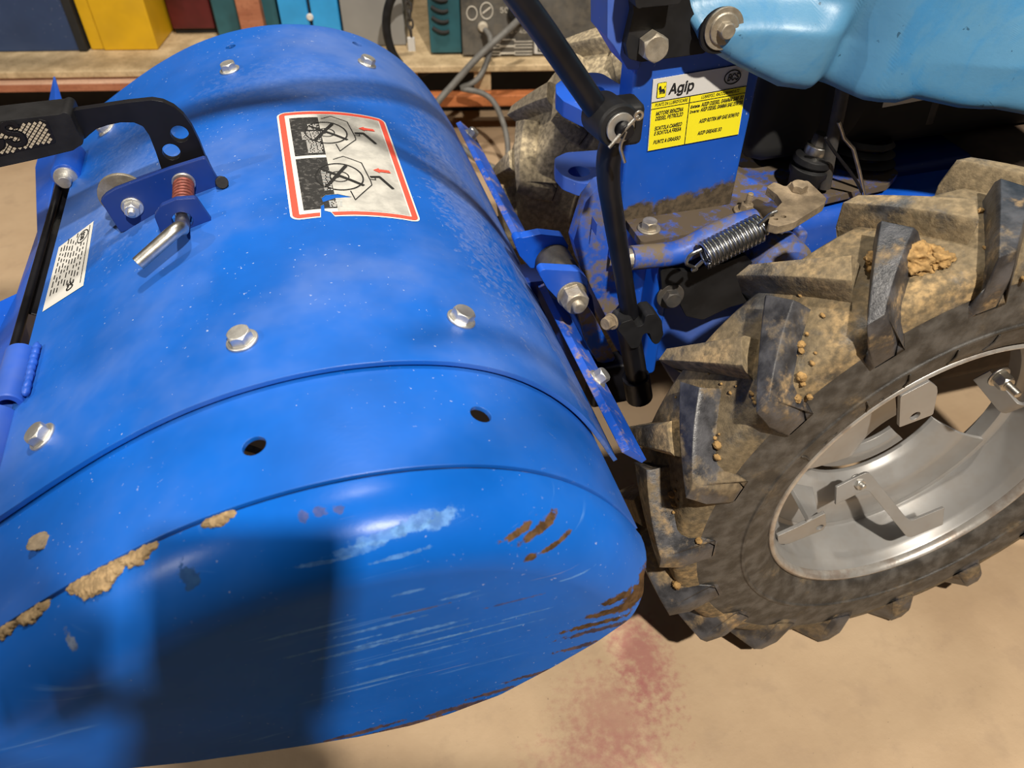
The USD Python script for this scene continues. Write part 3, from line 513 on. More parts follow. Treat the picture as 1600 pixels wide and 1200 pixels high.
part(stk, 'logo_dog', skin(dog, .0013), M['ink'])
# upper bracket: black plate with a big bolt, blue angled cheek
part(tr, 'upper_cheek', yplate(rnd([(0.2179,0.6256),(0.221,0.5881),(0.2265,0.5821),(0.2396,0.5634),(0.2492,0.5619),(0.2482,0.5883),(0.2422,0.6238)], .002), .538, .035), M['blue'], smooth=20)
ub = part(tr, 'upper_bracket', yplate(rnd([(0.2303,0.6316),(0.236,0.6064),(0.2326,0.5848),(0.2357,0.5745),(0.2462,0.5711),(0.3026,0.5723),(0.2942,0.5833),(0.2799,0.6068),(0.2714,0.6284)], .004), .530, .012), M['satin'], smooth=20, label='black bracket plate with a large hex bolt above the sticker')
part(ub, 'hex_bolt', cat_([hexprism([(0.2519,0.5295,0.5835)][0], (0, -1, .02), .0185, .011, .55)]), M['zincdirty'])
part(ub, 'bracket_fold', yplate(rnd([(0.2238,0.6362),(0.23,0.6141),(0.2336,0.6155),(0.2628,0.6154),(0.2599,0.6334)], .003), .512, .02), M['satin'], smooth=20)
# mounting plate under the tower
bpz = .430
bpp = rnd([(0.2458,0.5358),(0.2533,0.5444),(0.2534,0.5039),(0.3833,0.5093),(0.4219,0.5242),(0.4698,0.5295),(0.5117,0.5335),(0.5334,0.5487),(0.5399,0.5865),(0.4751,0.6399),(0.359,0.6796),(0.2782,0.6326)], .004)
bs = part(tr, 'mounting_plate', zplate(bpp, bpz, .007), M['platepaint'], smooth=20, label='blue mounting plate caked with brown grime')
part(bs, 'plate_bolt', flange_bolt([(0.2671,0.5215,0.43)][0], (0, 0, 1), .0125, .007, .0100), M['zincdirty'])
part(bs, 'plate_bolt', flange_bolt([(0.3598,0.5247,0.43)][0], (.1, 0, 1), .0105, .0065, .0105, stud=.010), M['muddysteel'])
# gearbox casting below
gb = part(tr, 'gearbox', rbox((.262, .520, .262), (.620, .680, .418), .016), M['blue'], smooth=40, label='blue gearbox casting between the wheels')
part(gb, 'axle_flange', lathe([(0, 0), (.062, 0), (.062, .02), (.042, .03), (.036, .09), (0, .09)], (.4735, .522, .26), (0, -1, 0), 40), M['bluemud'])
part(gb, 'casting_rib', rbox((.270, .500, .275), (.285, .525, .410), .004), M['blue'])
part(gb, 'casting_rib', rbox((.375, .498, .225), (.388, .525, .415), .004), M['bluedirty'])
part(gb, 'casting_rib', rbox((.405, .500, .30), (.414, .525, .415), .003), M['bluedirty'])
part(gb, 'casting_boss', lathe([(0, 0), (.030, 0), (.030, .03), (.024, .036), (0, .036)], [(0.388,0.52,0.3848)][0], (0, -1, 0), 32), M['bluedirty'])
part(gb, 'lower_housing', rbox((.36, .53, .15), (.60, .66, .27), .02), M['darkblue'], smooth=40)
part(gb, 'far_axle', tube([(.4735, .66, .26), (.4735, .80, .26)], .036, 28), M['bluemud'])
rod_h = part(tr, 'shift_arm', tube(bendpath([V(q) for q in [(0.2427,0.5,0.4191),(0.2871,0.5,0.4155),(0.312,0.5,0.4266),(0.3372,0.5,0.435),(0.355,0.5,0.4364)]], .02), [.011, .011] + [.010] * 30 if 0 else .0105, 16), M['bluedirty'], label='dirty blue shift arm under the mounting plate')
part(rod_h, 'arm_end_nut', tube([[(0.2387,0.5,0.4186)][0], [(0.2468,0.5,0.419)][0]], .0085, 12), M['zincdirty'])
# hitch jaws
for z, poly, hole in ((.530, [(0.2049,0.6022),(0.2,0.5853),(0.201,0.57),(0.2093,0.5507),(0.2271,0.5249),(0.2462,0.5333),(0.266,0.5619),(0.2547,0.5937),(0.2493,0.6158),(0.2315,0.6193),(0.2185,0.6146)], [(0.2306,0.5832)][0]), (.450, [(0.2151,0.6276),(0.2107,0.6101),(0.2123,0.5927),(0.2223,0.5782),(0.2518,0.5689),(0.2725,0.5831),(0.2884,0.6227),(0.272,0.6299),(0.2295,0.6352)], [(0.2291,0.5976)][0])):
    part(tr, 'hitch_jaw', zplate(rnd(poly, .011, [(*hole, .0098)]), z, .013), M['blue'], smooth=20, label='rounded blue hitch jaw with a pin hole')
# gear linkage: upper rod, knuckle with pin, lower rod, fork, shaft
rods = part(tr, 'gear_rod', tube([[(0.0553,0.47,0.7508)][0], [(0.1195,0.47,0.6633)][0], [(0.152,0.47,0.6208)][0], [(0.1963,0.47,0.5595)][0]], .0083, 20), M['black'], smooth=40, label='black gear rod running up out of view')
kn_d = V(.25, -1, -.1); kc0 = V([(0.1985,0.462,0.5619)][0])
kn = part(tr, 'knuckle', cat_([lathe([(0, -.018), (.0140, -.018), (.0150, -.017), (.0150, .008), (.0138, .010), (0, .010)], kc0, (.12, -1, .05), 36), tm(rbox(kc0 + V(.0, -.006, -.017), kc0 + V(.021, .016, .012), .004))]), M['satin'], smooth=30, label='dark knuckle joint with a split pin in front of the tower')
kf = kc0 + V(.12, -1, .05) / 1.01 * .0105
part(kn, 'knuckle_washer', ringlathe([(.005, 0), (.0102, 0), (.0102, .0016), (.005, .0016)], kf, (.12, -1, .05), 30), M['zinc'])
part(kn, 'knuckle_pin', lathe([(0, -.01), (.0056, -.01), (.0056, .006), (.0048, .007), (0, .007)], kf + V(.002, 0, -.001), (.12, -1, .05), 24), M['black'])
sp_ = kf + V(0, -.006, 0)
part(kn, 'split_pin', cat_([tube([sp_ + V(.0095, 0, .0100), sp_ + V(.0, 0, 0), sp_ + V(-.010, -.002, -.0092)], .0013, 10), tube(bendpath([sp_ + V(.002, 0, 0), sp_ + V(-.002, -.001, -.010), sp_ + V(.003, -.001, -.022)], .004), .0012, 10),
    ringlathe([(.0018, 0), (.0034, 0), (.0034, .0012), (.0018, .0012)], sp_ + V(.0095, 0, .0100), (0, -1, 0), 20)]), M['steel'], smooth=40)
lr = bendpath([V(q) for q in [(0.2035,0.468,0.5484),(0.2004,0.468,0.5307),(0.2028,0.468,0.5103),(0.2165,0.468,0.4529),(0.2332,0.468,0.3846)]], .03, 8)
part(tr, 'lower_gear_rod', tube(lr, np.linspace(.0092, .0074, len(lr)), 20), M['black'], smooth=40, label='bent black lower gear rod')
fk = part(tr, 'selector_fork', yplate(rnd([(0.2173,0.3825),(0.2201,0.3888),(0.2302,0.3907),(0.2341,0.3817),(0.2405,0.3817),(0.2415,0.3924),(0.2496,0.3921),(0.2566,0.3838),(0.2606,0.3675),(0.2568,0.3553),(0.2513,0.3609),(0.2476,0.3718),(0.2415,0.3731),(0.2398,0.3577),(0.2326,0.3579),(0.224,0.3727)], .003), .455, .018), M['satin'], smooth=20, label='dark forked clamp at the foot of the gear rod')
part(fk, 'fork_shaft', tube([[(0.2321,0.468,0.3737)][0], [(0.2426,0.468,0.3332)][0], [(0.2521,0.468,0.2951)][0]], .0098, 20), M['black'])
part(fk, 'shaft_collar', tube([[(0.2472,0.468,0.3102)][0], [(0.2543,0.468,0.2821)][0]], .0125, 20), M['black'])
part(fk, 'fork_bolt', flange_bolt([(0.2114,0.455,0.3926)][0], (-1, -.5, .2), .010, .007, .007), M['muddysteel'])
part(fk, 'shaft_yoke', rbox([(0.2299,0.52,0.2745)][0], [(0.2831,0.545,0.2203)][0], .004), M['black'])
# side blades of the tiller coupling
cpl = part(tr, 'coupling_plate', yplate(rnd([(0.2021,0.4238),(0.2107,0.4605),(0.2221,0.475),(0.2324,0.4711),(0.2372,0.4562),(0.2562,0.3525),(0.2416,0.3291),(0.2239,0.3665),(0.2095,0.3987)], .004), .530, .014), M['bluedirty'], smooth=20, label='tall blue coupling plate behind the gear rod')
part(cpl, 'plate_rib', rbox([(0.2172,0.53,0.4458)][0], [(0.2177,0.518,0.4343)][0], .0025), M['blue'])
part(cpl, 'plate_rib', rbox([(0.2355,0.53,0.4212)][0], [(0.2381,0.518,0.402)][0], .0025), M['blue'])
part(cpl, 'coupling_stay', yplate(rnd([(0.2093,0.351),(0.2165,0.3555),(0.2295,0.3331),(0.2541,0.2787),(0.2495,0.2695),(0.2352,0.2781),(0.2227,0.3028)], .003), .5290, .010), M['bluedirty'], smooth=20)
# tiller yoke: two cheeks with a rubber bushed tube and a bolt
cy1 = part(tiller, 'yoke_cheek', yplate(rnd([(0.1649,0.4114),(0.1704,0.4129),(0.2022,0.4049),(0.2104,0.3952),(0.2129,0.3767),(0.2089,0.3661),(0.196,0.3587),(0.1856,0.3767),(0.1739,0.3929)], .004), .512, .010), M['blue'], smooth=20)
cy2 = part(tiller, 'yoke_cheek', yplate(rnd([(0.1507,0.4334),(0.1599,0.4195),(0.1653,0.4133),(0.183,0.4142),(0.2042,0.4079),(0.2096,0.3974),(0.2079,0.3831),(0.1931,0.3809),(0.1747,0.3786),(0.1636,0.3947)], .004), .562, .010), M['blue'], smooth=20)
pz_ = [(0.1966,0.512,0.3814)][0]
ax0 = V([(0.1952,0.512,0.3845)][0]); ax1 = ax0 + V(0, .058, .0)
part(tiller, 'bushing_tube', tube([ax0 + V(0, .0102, 0), ax1 - V(0, .0085, 0)], .0170, 28), M['iron'], smooth=40, label='dark bushing tube between the yoke cheeks')
part(tiller, 'yoke_bolt', cat_([flange_bolt(pz_, (0, -1, 0), .0205, .014, .0135, stud=.006, a0=.2)]), M['zincdirty'])
part(tiller, 'mounting_arm', yplate(rnd([(.150, .36), (.205, .355), (.24, .33), (.26, .24), (.20, .22), (.10, .26), (.0, .25), (.0, .30)], .01), .57, .03), M['darkblue'])
# spring, black plate, relay lever, ball joint, rods
spz = part(tr, 'return_spring', tube(helix([(0.2981,0.478,0.4254)][0], [(0.3464,0.478,0.445)][0], .0104, 14), .0019, 8), M['spring'], smooth=True, label='shiny coil return spring above the black plate')
part(spz, 'spring_hook', tube(bendpath([V(q) for q in [(0.2935,0.47,0.4265),(0.2847,0.47,0.4179),(0.2902,0.47,0.4195),(0.2774,0.47,0.427),(0.2806,0.47,0.4351),(0.2902,0.47,0.4383)]], .004), .0016, 8), M['spring'])
part(spz, 'spring_hook', tube(bendpath([V(q) for q in [(0.3383,0.47,0.453),(0.3469,0.47,0.4623),(0.3517,0.47,0.4638)]], .004), .0016, 8), M['spring'])
bpl = part(tr, 'belt_guard_plate', yplate(rnd([(0.2708,0.4021),(0.2748,0.4073),(0.2877,0.4009),(0.3038,0.3951),(0.3119,0.401),(0.3306,0.3995),(0.351,0.4052),(0.3637,0.3912),(0.3722,0.35),(0.3478,0.3476),(0.3224,0.3379),(0.3041,0.3464),(0.2932,0.3663),(0.2783,0.3665)], .004), .496, .005), M['satin'], smooth=20, label='black steel plate under the return spring')
part(bpl, 'guard_bolt', flange_bolt([(0.284,0.496,0.3739)][0], (-.1, -1, .1), .014, .008, .0125), M['iron'])
rl = part(tr, 'relay_lever', zplate(rnd([(0.3692,0.5157),(0.3799,0.5218),(0.385,0.5113),(0.3937,0.5179),(0.4087,0.516),(0.4082,0.4852),(0.4017,0.4785),(0.3619,0.4591),(0.3472,0.4574),(0.3412,0.4629),(0.3509,0.4762),(0.369,0.4897),(0.3712,0.502)], .0025, [(*[(0.3589,0.4699)][0], .0022), (*[(0.351,0.4681)][0], .0018)]), .458, .007), M['muddysteel'], smooth=20, label='mud-dusted three-armed relay lever on the gearbox')
part(rl, 'relay_bolt', cat_([hexprism([(0.3922,0.5038,0.458)][0], (0, 0, 1), .0125, .0065, .3), tube([[(0.3922,0.5038,0.458)][0], V([(0.3922,0.5038,0.458)][0]) - V(0, 0, .03)], .006)]), M['muddysteel'])
bj0 = V([(0.4289,0.545,0.444)][0]); bjd = V(.12, 0, 1)
bj = part(tr, 'ball_joint', lathe([(0, -.02), (.012, -.02), (.015, 0), (.0175, .004), (.0175, .009), (.0145, .011), (.0175, .014), (.0165, .019), (.011, .022), (0, .022)], bj0, bjd, 30), M['rubber'], smooth=40, label='rubber-booted ball joint beside the relay lever')
part(bj, 'joint_collar', ringlathe([(.005, .022), (.0105, .022), (.011, .026), (.0105, .030), (.005, .030)], bj0, bjd, 24), M['steel'])
part(bj, 'joint_nut', hexprism(bj0 + bjd * .030, bjd, .013, .010), M['iron'])
part(tr, 'control_rod', tube([[(0.4435,0.535,0.4362)][0], [(0.4381,0.535,0.4696)][0], [(0.4338,0.535,0.5135)][0], [(0.4298,0.535,0.5434)][0]], .0058, 16), M['iron'], smooth=40, label='dark upright control rod beside the ball joint')
part(tr, 'bowden_wire', tube([V(q) for q in [(0.4889,0.53,0.4188),(0.4704,0.53,0.4521),(0.4569,0.53,0.4743),(0.4434,0.53,0.4862),(0.4332,0.53,0.5018)]], .0018, 10), M['steel'], smooth=40, label='thin bare control wire')
part(tr, 'clutch_cable', tube(smoothpath([V(q) for q in [(0.4725,0.52,0.4349),(0.4527,0.52,0.458),(0.4323,0.52,0.4778),(0.4172,0.52,0.4943)]], 6), .0014, 8), M['black'], smooth=40)
# engine bay: dark block, bellows, tube, tag
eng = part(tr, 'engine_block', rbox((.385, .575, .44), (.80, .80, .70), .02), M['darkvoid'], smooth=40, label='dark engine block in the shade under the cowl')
for i in range(3): part(eng, 'bellows_ring', ringlathe([(.026, 0), (.036 - .003 * i, .003), (.026, .007)], (.512, .585, .428 + .009 * i), (.1, .1, 1), 40), M['iron'])
part(eng, 'engine_flange', lathe([(0, 0), (.07, 0), (.07, .02), (.05, .03), (0, .03)], (.44, .62, .50), (-.6, -.8, 0), 36), M['darkvoid'])
part(eng, 'fuel_tube', tube([[(0.5735,0.58,0.4617)][0], [(0.5704,0.58,0.4932)][0]], .0065, 14), M['iron'])
part(eng, 'paper_tag', place(extr(sbx(0, 0, .05, .012), .0006), [(0.4992,0.56,0.4932)][0], (.98, 0, .05), (-.05, 0, .98)), M['creamtag'])
part(tr, 'lamp_blocker', rbox((.625, .50, .16), (1.0, .70, .44), .02), M['brownback'], smooth=40)  # added block, keeps lamp light off the floor behind the wheel
part(tr, 'engine_cradle', rbox((.44, .56, .395), (.90, .70, .428), .006), M['darkblue'], smooth=30)  # deep blue stands in for the shade the cowl throws here
# light blue cowl: a dented plastic sheet with thickness
cow3 = [(0.2648,0.518,0.6401),(0.2753,0.518,0.6067),(0.2827,0.518,0.593),(0.2883,0.518,0.5845),(0.297,0.518,0.5763),(0.3121,0.518,0.5682),(0.3359,0.518,0.5566),(0.3545,0.518,0.5476)] + [(0.3641,0.51,0.5463),(0.3787,0.51,0.5436)] + [(0.3885,0.5,0.5461),(0.4012,0.5,0.5411)] + [(0.4127,0.49,0.5379),(0.4239,0.49,0.535),(0.4338,0.49,0.5344),(0.445,0.49,0.5351)] + [(0.4545,0.478,0.5401),(0.4853,0.478,0.5354)] + [(0.5098,0.465,0.536),(0.549,0.465,0.5293),(0.6178,0.465,0.5178),(0.6591,0.465,0.5139)]
cow = [(q[0], q[2]) for q in cow3]
ctop = [(.66, .71), (.27, .72)]
cp_ = Polygon(cow + ctop).buffer(0)
bot = LineString(cow)
def cowl_y(x, z):
    """how far the sheet bulges: a recessed left ear, a fold behind it, a hollow and a rolled lower lip"""
    p = np.stack([x * 9, z * 9, x * 0], -1)
    y = np.interp(x, [.29, .345, .385, .41, .45, .50, .56], [.518, .512, .500, .490, .478, .468, .465]) + .010 * (meshkit.fbm(p + 4, 3, 3) - .5)
    fold = np.exp(-((x - .405 - (z - .57) * .10) / .016) ** 2); y = y + .024 * fold * np.clip((.68 - z) / .10, 0, 1)
    y = y - .006 * np.exp(-((x - .370) / .045) ** 2 - ((z - .590) / .040) ** 2)
    y = y + .020 * (lambda q: q * q * (3 - 2 * q))(np.clip((z - .590 + .04 * np.abs(x - .33)) / .024, 0, 1)) * np.clip((.40 - x) / .03, 0, 1)
    y = y - .030 * np.clip((x - .43) / .12, 0, 1) * np.clip((.63 - z) / .06, 0, 1)
    return y
import mapbox_earcut
pm = trimesh.creation.triangulate_polygon(cp_, engine='earcut'); vv, ff = trimesh.remesh.subdivide_to_size(np.c_[pm[0], 0 * pm[0][:, 0]], pm[1], .005, max_iter=30)
cmsh = trimesh.Trimesh(vv, ff); cmsh.merge_vertices()
xy = cmsh.vertices[:, :2]; edge = np.array([cp_.exterior.distance(Point(*q)) for q in xy])
yy = cowl_y(xy[:, 0], xy[:, 1]) + .008 * np.exp(-edge / .004)
fr_ = np.c_[xy[:, 0], yy, xy[:, 1]]; bk_ = fr_ + V(0, .004, 0); nn = len(fr_); F_ = cmsh.faces
eu = trimesh.grouping.group_rows(cmsh.edges_sorted, require_count=1); E_ = cmsh.edges[eu]
side = np.vstack([np.c_[E_[:, 1], E_[:, 0], E_[:, 0] + nn], np.c_[E_[:, 1], E_[:, 0] + nn, E_[:, 1] + nn]])
cm_ = trimesh.Trimesh(np.vstack([fr_, bk_]), np.vstack([F_, F_[:, ::-1] + nn, side]), process=False); cm_.fix_normals()
cwl = part(tr, 'engine_cowl', cm_, M['cowl'], smooth=50, label='dented light blue plastic cowl above the wheel')
cb = [(0.3016,0.517,0.5938)][0]; cby = float(cowl_y(V(cb[0]), V(cb[2])))
part(cwl, 'cowl_bolt', cat_([lathe([(0, 0), (.0150, 0), (.0150, .002), (0, .002)], (cb[0], cby + .002, cb[2]), (0, -1, 0), 32), flange_bolt((cb[0], cby + .0005, cb[2]), (0, -1, .05), .0105, .006, .0112)]), M['zincdirty'])
part(cwl, 'bolt_grommet', lathe([(0, 0), (.0165, 0), (.0160, .002), (0, .002)], (cb[0] - .0015, cby + .0035, cb[2] - .002), (0, -1, 0), 32), M['rubber'])
# handlebars above the tiller, out of the picture: they throw the soft bars of shade on the hood
for yb, y0 in ((.40, .585), (.80, .625)):
    hp = smoothpath([(.285, y0, .635), (.20, .6 + (yb - .6) * .35, .76), (.02, yb, .89), (-.25, yb + (yb - .6) * .15, .96), (-.50, yb + (yb - .6) * .3, .98)], 10)
    part(tr, 'handlebar', tube(hp, .0145, 20), M['satin'], smooth=40); part(tr, 'handlebar_grip', tube(hp[-12:], .018, 20), M['rubber'], smooth=40)
# ------------------------------------------------------------------ wheels
WX, WZ, WY, WR = .4735, .260, .367, .262
def ring_pts(r, th, y): return np.stack([WX + r * np.cos(th), y + 0 * th, WZ + r * np.sin(th)], -1)
def carc(d): return .2445 - 1.2 * d * d - 150 * np.maximum(np.abs(d) - .040, 0) ** 2
def rtop(d): return .2625 - .9 * d * d
def lug(th0, side, y0=WY):
    """one bar of the chevron tread; side -1 = towards the camera, +1 = the far half"""
    D = math.radians; n = 7; t = np.linspace(0, 1, n)
    dl = -.019 + t * (.019 + .0525); dr = .004 + t * (.0525 - .004)           # offset from the middle towards the shoulder
    tl = th0 + 3.0 + t * 12.2; tr_ = th0 + t * 12.0 + .35 * np.sin(t * math.pi)
    st = []
    for a, b, c, d in zip(tl, tr_, dl, dr):
        w = 1.4
        st.append([(carc(c) - .006, a + w, c), (rtop(c), a, c), (rtop(d), b, d), (carc(d) - .006, b - w, d)])
    a, b = tl[-1] + .5, tr_[-1] + .1                                           # the bar turns down the shoulder on to the sidewall
    st.append([(.220, a + 2.0, .0485), (.242, a + .6, .0555), (.242, b + .3, .0555), (.220, b - 1.4, .0485)])
    st.append([(.204, a + 2.4, .0480), (.215, a + 1.2, .0535), (.215, b + .9, .0535), (.204, b - .8, .0480)])
    P = np.array([[[WX + r * math.cos(D(q)), y0 + side * d, WZ + r * math.sin(D(q))] for r, q, d in s] for s in st])
    # round the top edges: two extra points per section
    Q = []
    for s in P:
        e = .14; Q.append([s[0], s[1] + (s[0] - s[1]) * e, s[1] + (s[2] - s[1]) * e * .6, s[2] + (s[1] - s[2]) * e * .6, s[2] + (s[3] - s[2]) * e, s[3]])
    Q = np.array(Q); m = 6; v = Q.reshape(-1, 3); f = []
    for i in range(len(Q) - 1):
        for j in range(m):
            k = (j + 1) % m; f += [[i * m + j, i * m + k, (i + 1) * m + k], [i * m + j, (i + 1) * m + k, (i + 1) * m + j]]
    for base in (0, (len(Q) - 1) * m): f += [[base, base + j, base + j + 1] for j in range(1, m - 1)]
    M_ = trimesh.Trimesh(v, f, process=False); M_.fix_normals(); return M_
def wheel(parent, y0, near, tyre_m, wall_m, lug_ms, lab):
    dy = y0 - WY; sg = 1
    w = UsdGeom.Xform.Define(stage, uniq(str(parent.GetPath()), 'wheel')); w.AddTranslateOp().Set(Gf.Vec3d(0, dy, 0)); wp = w.GetPrim(); tag(wp, lab); ORI[str(wp.GetPath())] = V(0, dy, 0)
    prof = [(.2445 - 1.2 * d * d, d) for d in np.linspace(-.040, .040, 17)] + [(.240, .0435), (.234, .0465), (.224, .0485)]
    prof = [(.224, -.0485), (.234, -.0465), (.240, -.0435)] + prof
    inner = [(r - .012, d * .86) for r, d in prof[::-1]]
    sh = lambda m: (m.apply_translation((0, dy, 0)), m)[1]
    part(wp, 'tyre_tread', sh(ringlathe(prof + inner, (WX, WY, WZ), (0, -1, 0), 120)), tyre_m, smooth=40)
    for s in (1, -1):
        sw = [(.226, s * .0480), (.212, s * .0500), (.198, s * .0510), (.1850, s * .0512), (.1838, s * .0524), (.1815, s * .0524), (.1803, s * .0508), (.168, s * .0490), (.158, s * .0455), (.1515, s * .0400), (.1490, s * .034), (.160, s * .034), (.19, s * .044), (.22, s * .042)]
        part(wp, 'tyre_sidewall', sh(ringlathe(sw, (WX, WY, WZ), (0, -1, 0), 140)), wall_m, smooth=35)
    for i in range(18):
        part(wp, 'tread_lug', sh(lug(129.5 + 20 * i, -1)), lug_ms[0], smooth=40)
        part(wp, 'tread_lug', sh(lug(119.0 + 20 * i, 1)), lug_ms[1], smooth=40)
    # rim: rolled lip, bead seat, drop centre
    n = lambda a: [(r, d) for r, d in a]
    lip = [(.1490, .034), (.1525, .0375), (.1535, .0405), (.1522, .0430), (.1495, .0436), (.1472, .0418), (.1462, .0385), (.1462, .035)]
    part(wp, 'rim_lip', sh(ringlathe(lip, (WX, WY, WZ), (0, -1, 0), 140)), M['rimedge'], smooth=50)
    bar = [(.1495, .0380), (.1475, .0372), (.1450, .0330), (.1440, .0270), (.1415, .0240), (.1380, -.0080), (.1370, -.0115), (.1320, -.0135), (.1300, -.0160), (.1300, -.0300), (.1420, -.0360), (.1500, -.0400)]
    part(wp, 'rim_barrel', sh(ringlathe(bar + [(r + .003, d) for r, d in bar[::-1]], (WX, WY, WZ), (0, -1, 0), 140)), M['rim'], smooth=35)
    return wp
w1 = wheel(tr, WY, True, M['tyre'], M['wall'], (M['lug'], M['lug2']), 'near wheel with muddy chevron tyre and silver rim')
w2 = wheel(tr, .833, False, M['fartyre'], M['fartyre'], (M['fartyre'], M['fartyre']), 'far wheel with dried pale mud on its tread')
def bplate(pts3, th=.003):     # convex-free flat plate through 3D points lying in one plane
    P = V(pts3); c = P.mean(0); n = np.cross(P[1] - P[0], P[2] - P[0]);
    n = np.linalg.svd(P - c)[2][2]; ex = P[1] - P[0]; ex -= n * (ex @ n); ex /= np.linalg.norm(ex); ey = np.cross(n, ex)
    return place(extr(Polygon(np.c_[(P - c) @ ex, (P - c) @ ey]).buffer(0), th), c - n * th / 2, ex, ey)
# wheel disc: dished plate with windows, hub
# dished grey arm that runs from the hub to the barrel (upper left)
def sector(rs, _a, th0, th1, ys, _b, t=.004, n=26):
    th = np.radians(np.linspace(th0, th1, n)); m = []
    k = np.linspace(0, 1, len(rs)); kk = np.linspace(0, 1, 4 * len(rs)); R = np.interp(kk, k, rs); Y = np.interp(kk, k, ys)
    F = np.stack([np.stack([WX + r * np.cos(th), np.full(n, y), WZ + r * np.sin(th)], -1) for r, y in zip(R, Y)]); Bk = F + V(0, t, 0)
    nr, nc = F.shape[:2]; idx = lambda i, j, s: s * nr * nc + i * nc + j; f = []
    for i in range(nr - 1):
        for j in range(nc - 1):
            f += [[idx(i, j, 0), idx(i + 1, j, 0), idx(i + 1, j + 1, 0)], [idx(i, j, 0), idx(i + 1, j + 1, 0), idx(i, j + 1, 0)], [idx(i, j, 1), idx(i + 1, j + 1, 1), idx(i + 1, j, 1)], [idx(i, j, 1), idx(i, j + 1, 1), idx(i + 1, j + 1, 1)]]
    loop = [(0, j) for j in range(nc)] + [(i, nc - 1) for i in range(1, nr)] + [(nr - 1, j) for j in range(nc - 2, -1, -1)] + [(i, 0) for i in range(nr - 2, 0, -1)]
    for (a, b), (c, d) in zip(loop, loop[1:] + loop[:1]): f += [[idx(a, b, 0), idx(c, d, 0), idx(c, d, 1)], [idx(a, b, 0), idx(c, d, 1), idx(a, b, 1)]]
    mm = trimesh.Trimesh(np.vstack([F.reshape(-1, 3), Bk.reshape(-1, 3)]), f, process=False); mm.fix_normals(); return mm
hub = part(w1, 'wheel_disc', sector([.1325, .120, .105, .088, .083], 0, -168, -20, [.3800, .3815, .3850, .3990, .4060], 0), M['rim'], smooth=35)
part(hub, 'disc_lobe', sector([.138, .120, .095, .072, .055, .040, .033], 0, 118, 176, [.3560, .3565, .3575, .3600, .3630, .3720, .3860], 0), M['rim'], smooth=35)
part(hub, 'disc_inner', sector([.076, .060, .052], 0, -160, -45, [.4080, .4060, .4120], 0), M['rim'], smooth=35)
part(hub, 'hub', lathe([(0, -.10), (.060, -.10), (.060, -.075), (.036, -.065), (.028, -.05), (0, -.05)], (WX, WY, WZ), (0, -1, 0), 40), M['iron'])
part(hub, 'dark_backing', lathe([(0, -.075), (.070, -.075), (.100, -.085), (.104, -.095), (.104, -.135), (0, -.135)], (WX, WY, WZ), (0, -1, 0), 60), M['brownback'], smooth=35)  # added dark backing, darkens the view through the disc window
part(hub, 'hub_stud', flange_bolt([(0.5251,0.352,0.3451)][0], (0, -1, 0), .013, .010, .010, stud=.012), M['steel'])
# rim clamps
c1 = part(w1, 'rim_clamp', yplate(rnd([(0.4096,0.3666),(0.4317,0.3776),(0.4417,0.3694),(0.4452,0.3629),(0.4535,0.3342),(0.4241,0.3272)], .002, [(*[(0.4349,0.3379)][0], .0045)]), .336, .0035), M['rim'], smooth=20)
sec = lambda y, pts: pts
def strap(path, width_dir, w, t, mat, name, holes=()):
    """a bent flat bar: path of points, its width along width_dir"""
    p = bendpath(path, .006, 5); wd = V(width_dir) / np.linalg.norm(V(width_dir)); tg = np.gradient(p, axis=0); tg /= np.linalg.norm(tg, axis=1, keepdims=True); nr = np.cross(tg, wd); nr /= np.linalg.norm(nr, axis=1, keepdims=True)
    rows = np.stack([p - wd * w / 2 - nr * t / 2, p + wd * w / 2 - nr * t / 2, p + wd * w / 2 + nr * t / 2, p - wd * w / 2 + nr * t / 2], 1); n = len(p); v = rows.reshape(-1, 3); f = []
    for i in range(n - 1):
        for j in range(4):
            k = (j + 1) % 4; f += [[i * 4 + j, i * 4 + k, i * 4 + 4 + k], [i * 4 + j, i * 4 + 4 + k, i * 4 + 4 + j]]
    for b in (0, (n - 1) * 4): f += [[b, b + 1, b + 2], [b, b + 2, b + 3]]
    m = trimesh.Trimesh(v, f, process=False); m.fix_normals(); return m
D_ = math.radians
def polar(r, th, y): return V(WX + r * math.cos(D_(th)), y, WZ + r * math.sin(D_(th)))
b1 = part(w1, 'rim_bracket', strap([V(q) for q in [(0.3861,0.372,0.1805),(0.4027,0.372,0.2048)]] + [V(q) for q in [(0.4069,0.345,0.1691)]], (-.3, 1, .2), .02, .003, M['rim'], ''), M['rim'], smooth=25) if 0 else None
lb = part(w1, 'rim_clamp', cat_([bplate([[(0.3847,0.385,0.2127)][0], [(0.4098,0.385,0.1886)][0], [(0.3986,0.345,0.2087)][0], [(0.3751,0.345,0.1975)][0]], .004), yplate(rnd([(0.3519,0.1928),(0.3706,0.1998),(0.3963,0.2121),(0.4034,0.1917),(0.4024,0.1839),(0.3684,0.1741),(0.3563,0.1788)], .0015, [(*[(0.3971,0.19)][0], .0038)]), .343, .0035)]), M['rim'], smooth=20)
zb = [V(q) for q in (*[(0.4265,0.372,0.2085)], *[(0.4565,0.372,0.2227)], *[(0.4981,0.338,0.1718)], *[(0.5331,0.338,0.182)])]
zb = [q + V(0, -.0045, -.010) for q in zb]
z1 = part(w1, 'rim_bracket', strap(zb, (0, -.45, -1), .019, .0032, M['rim'], ''), M['rim'], smooth=25, label='Z-shaped grey strap bracket bolted inside the rim')
part(z1, 'bracket_bolt', flange_bolt([(0.448,0.372,0.2073)][0], (.1, -1, .4), .010, .007, .008, stud=.004), M['zinc'])
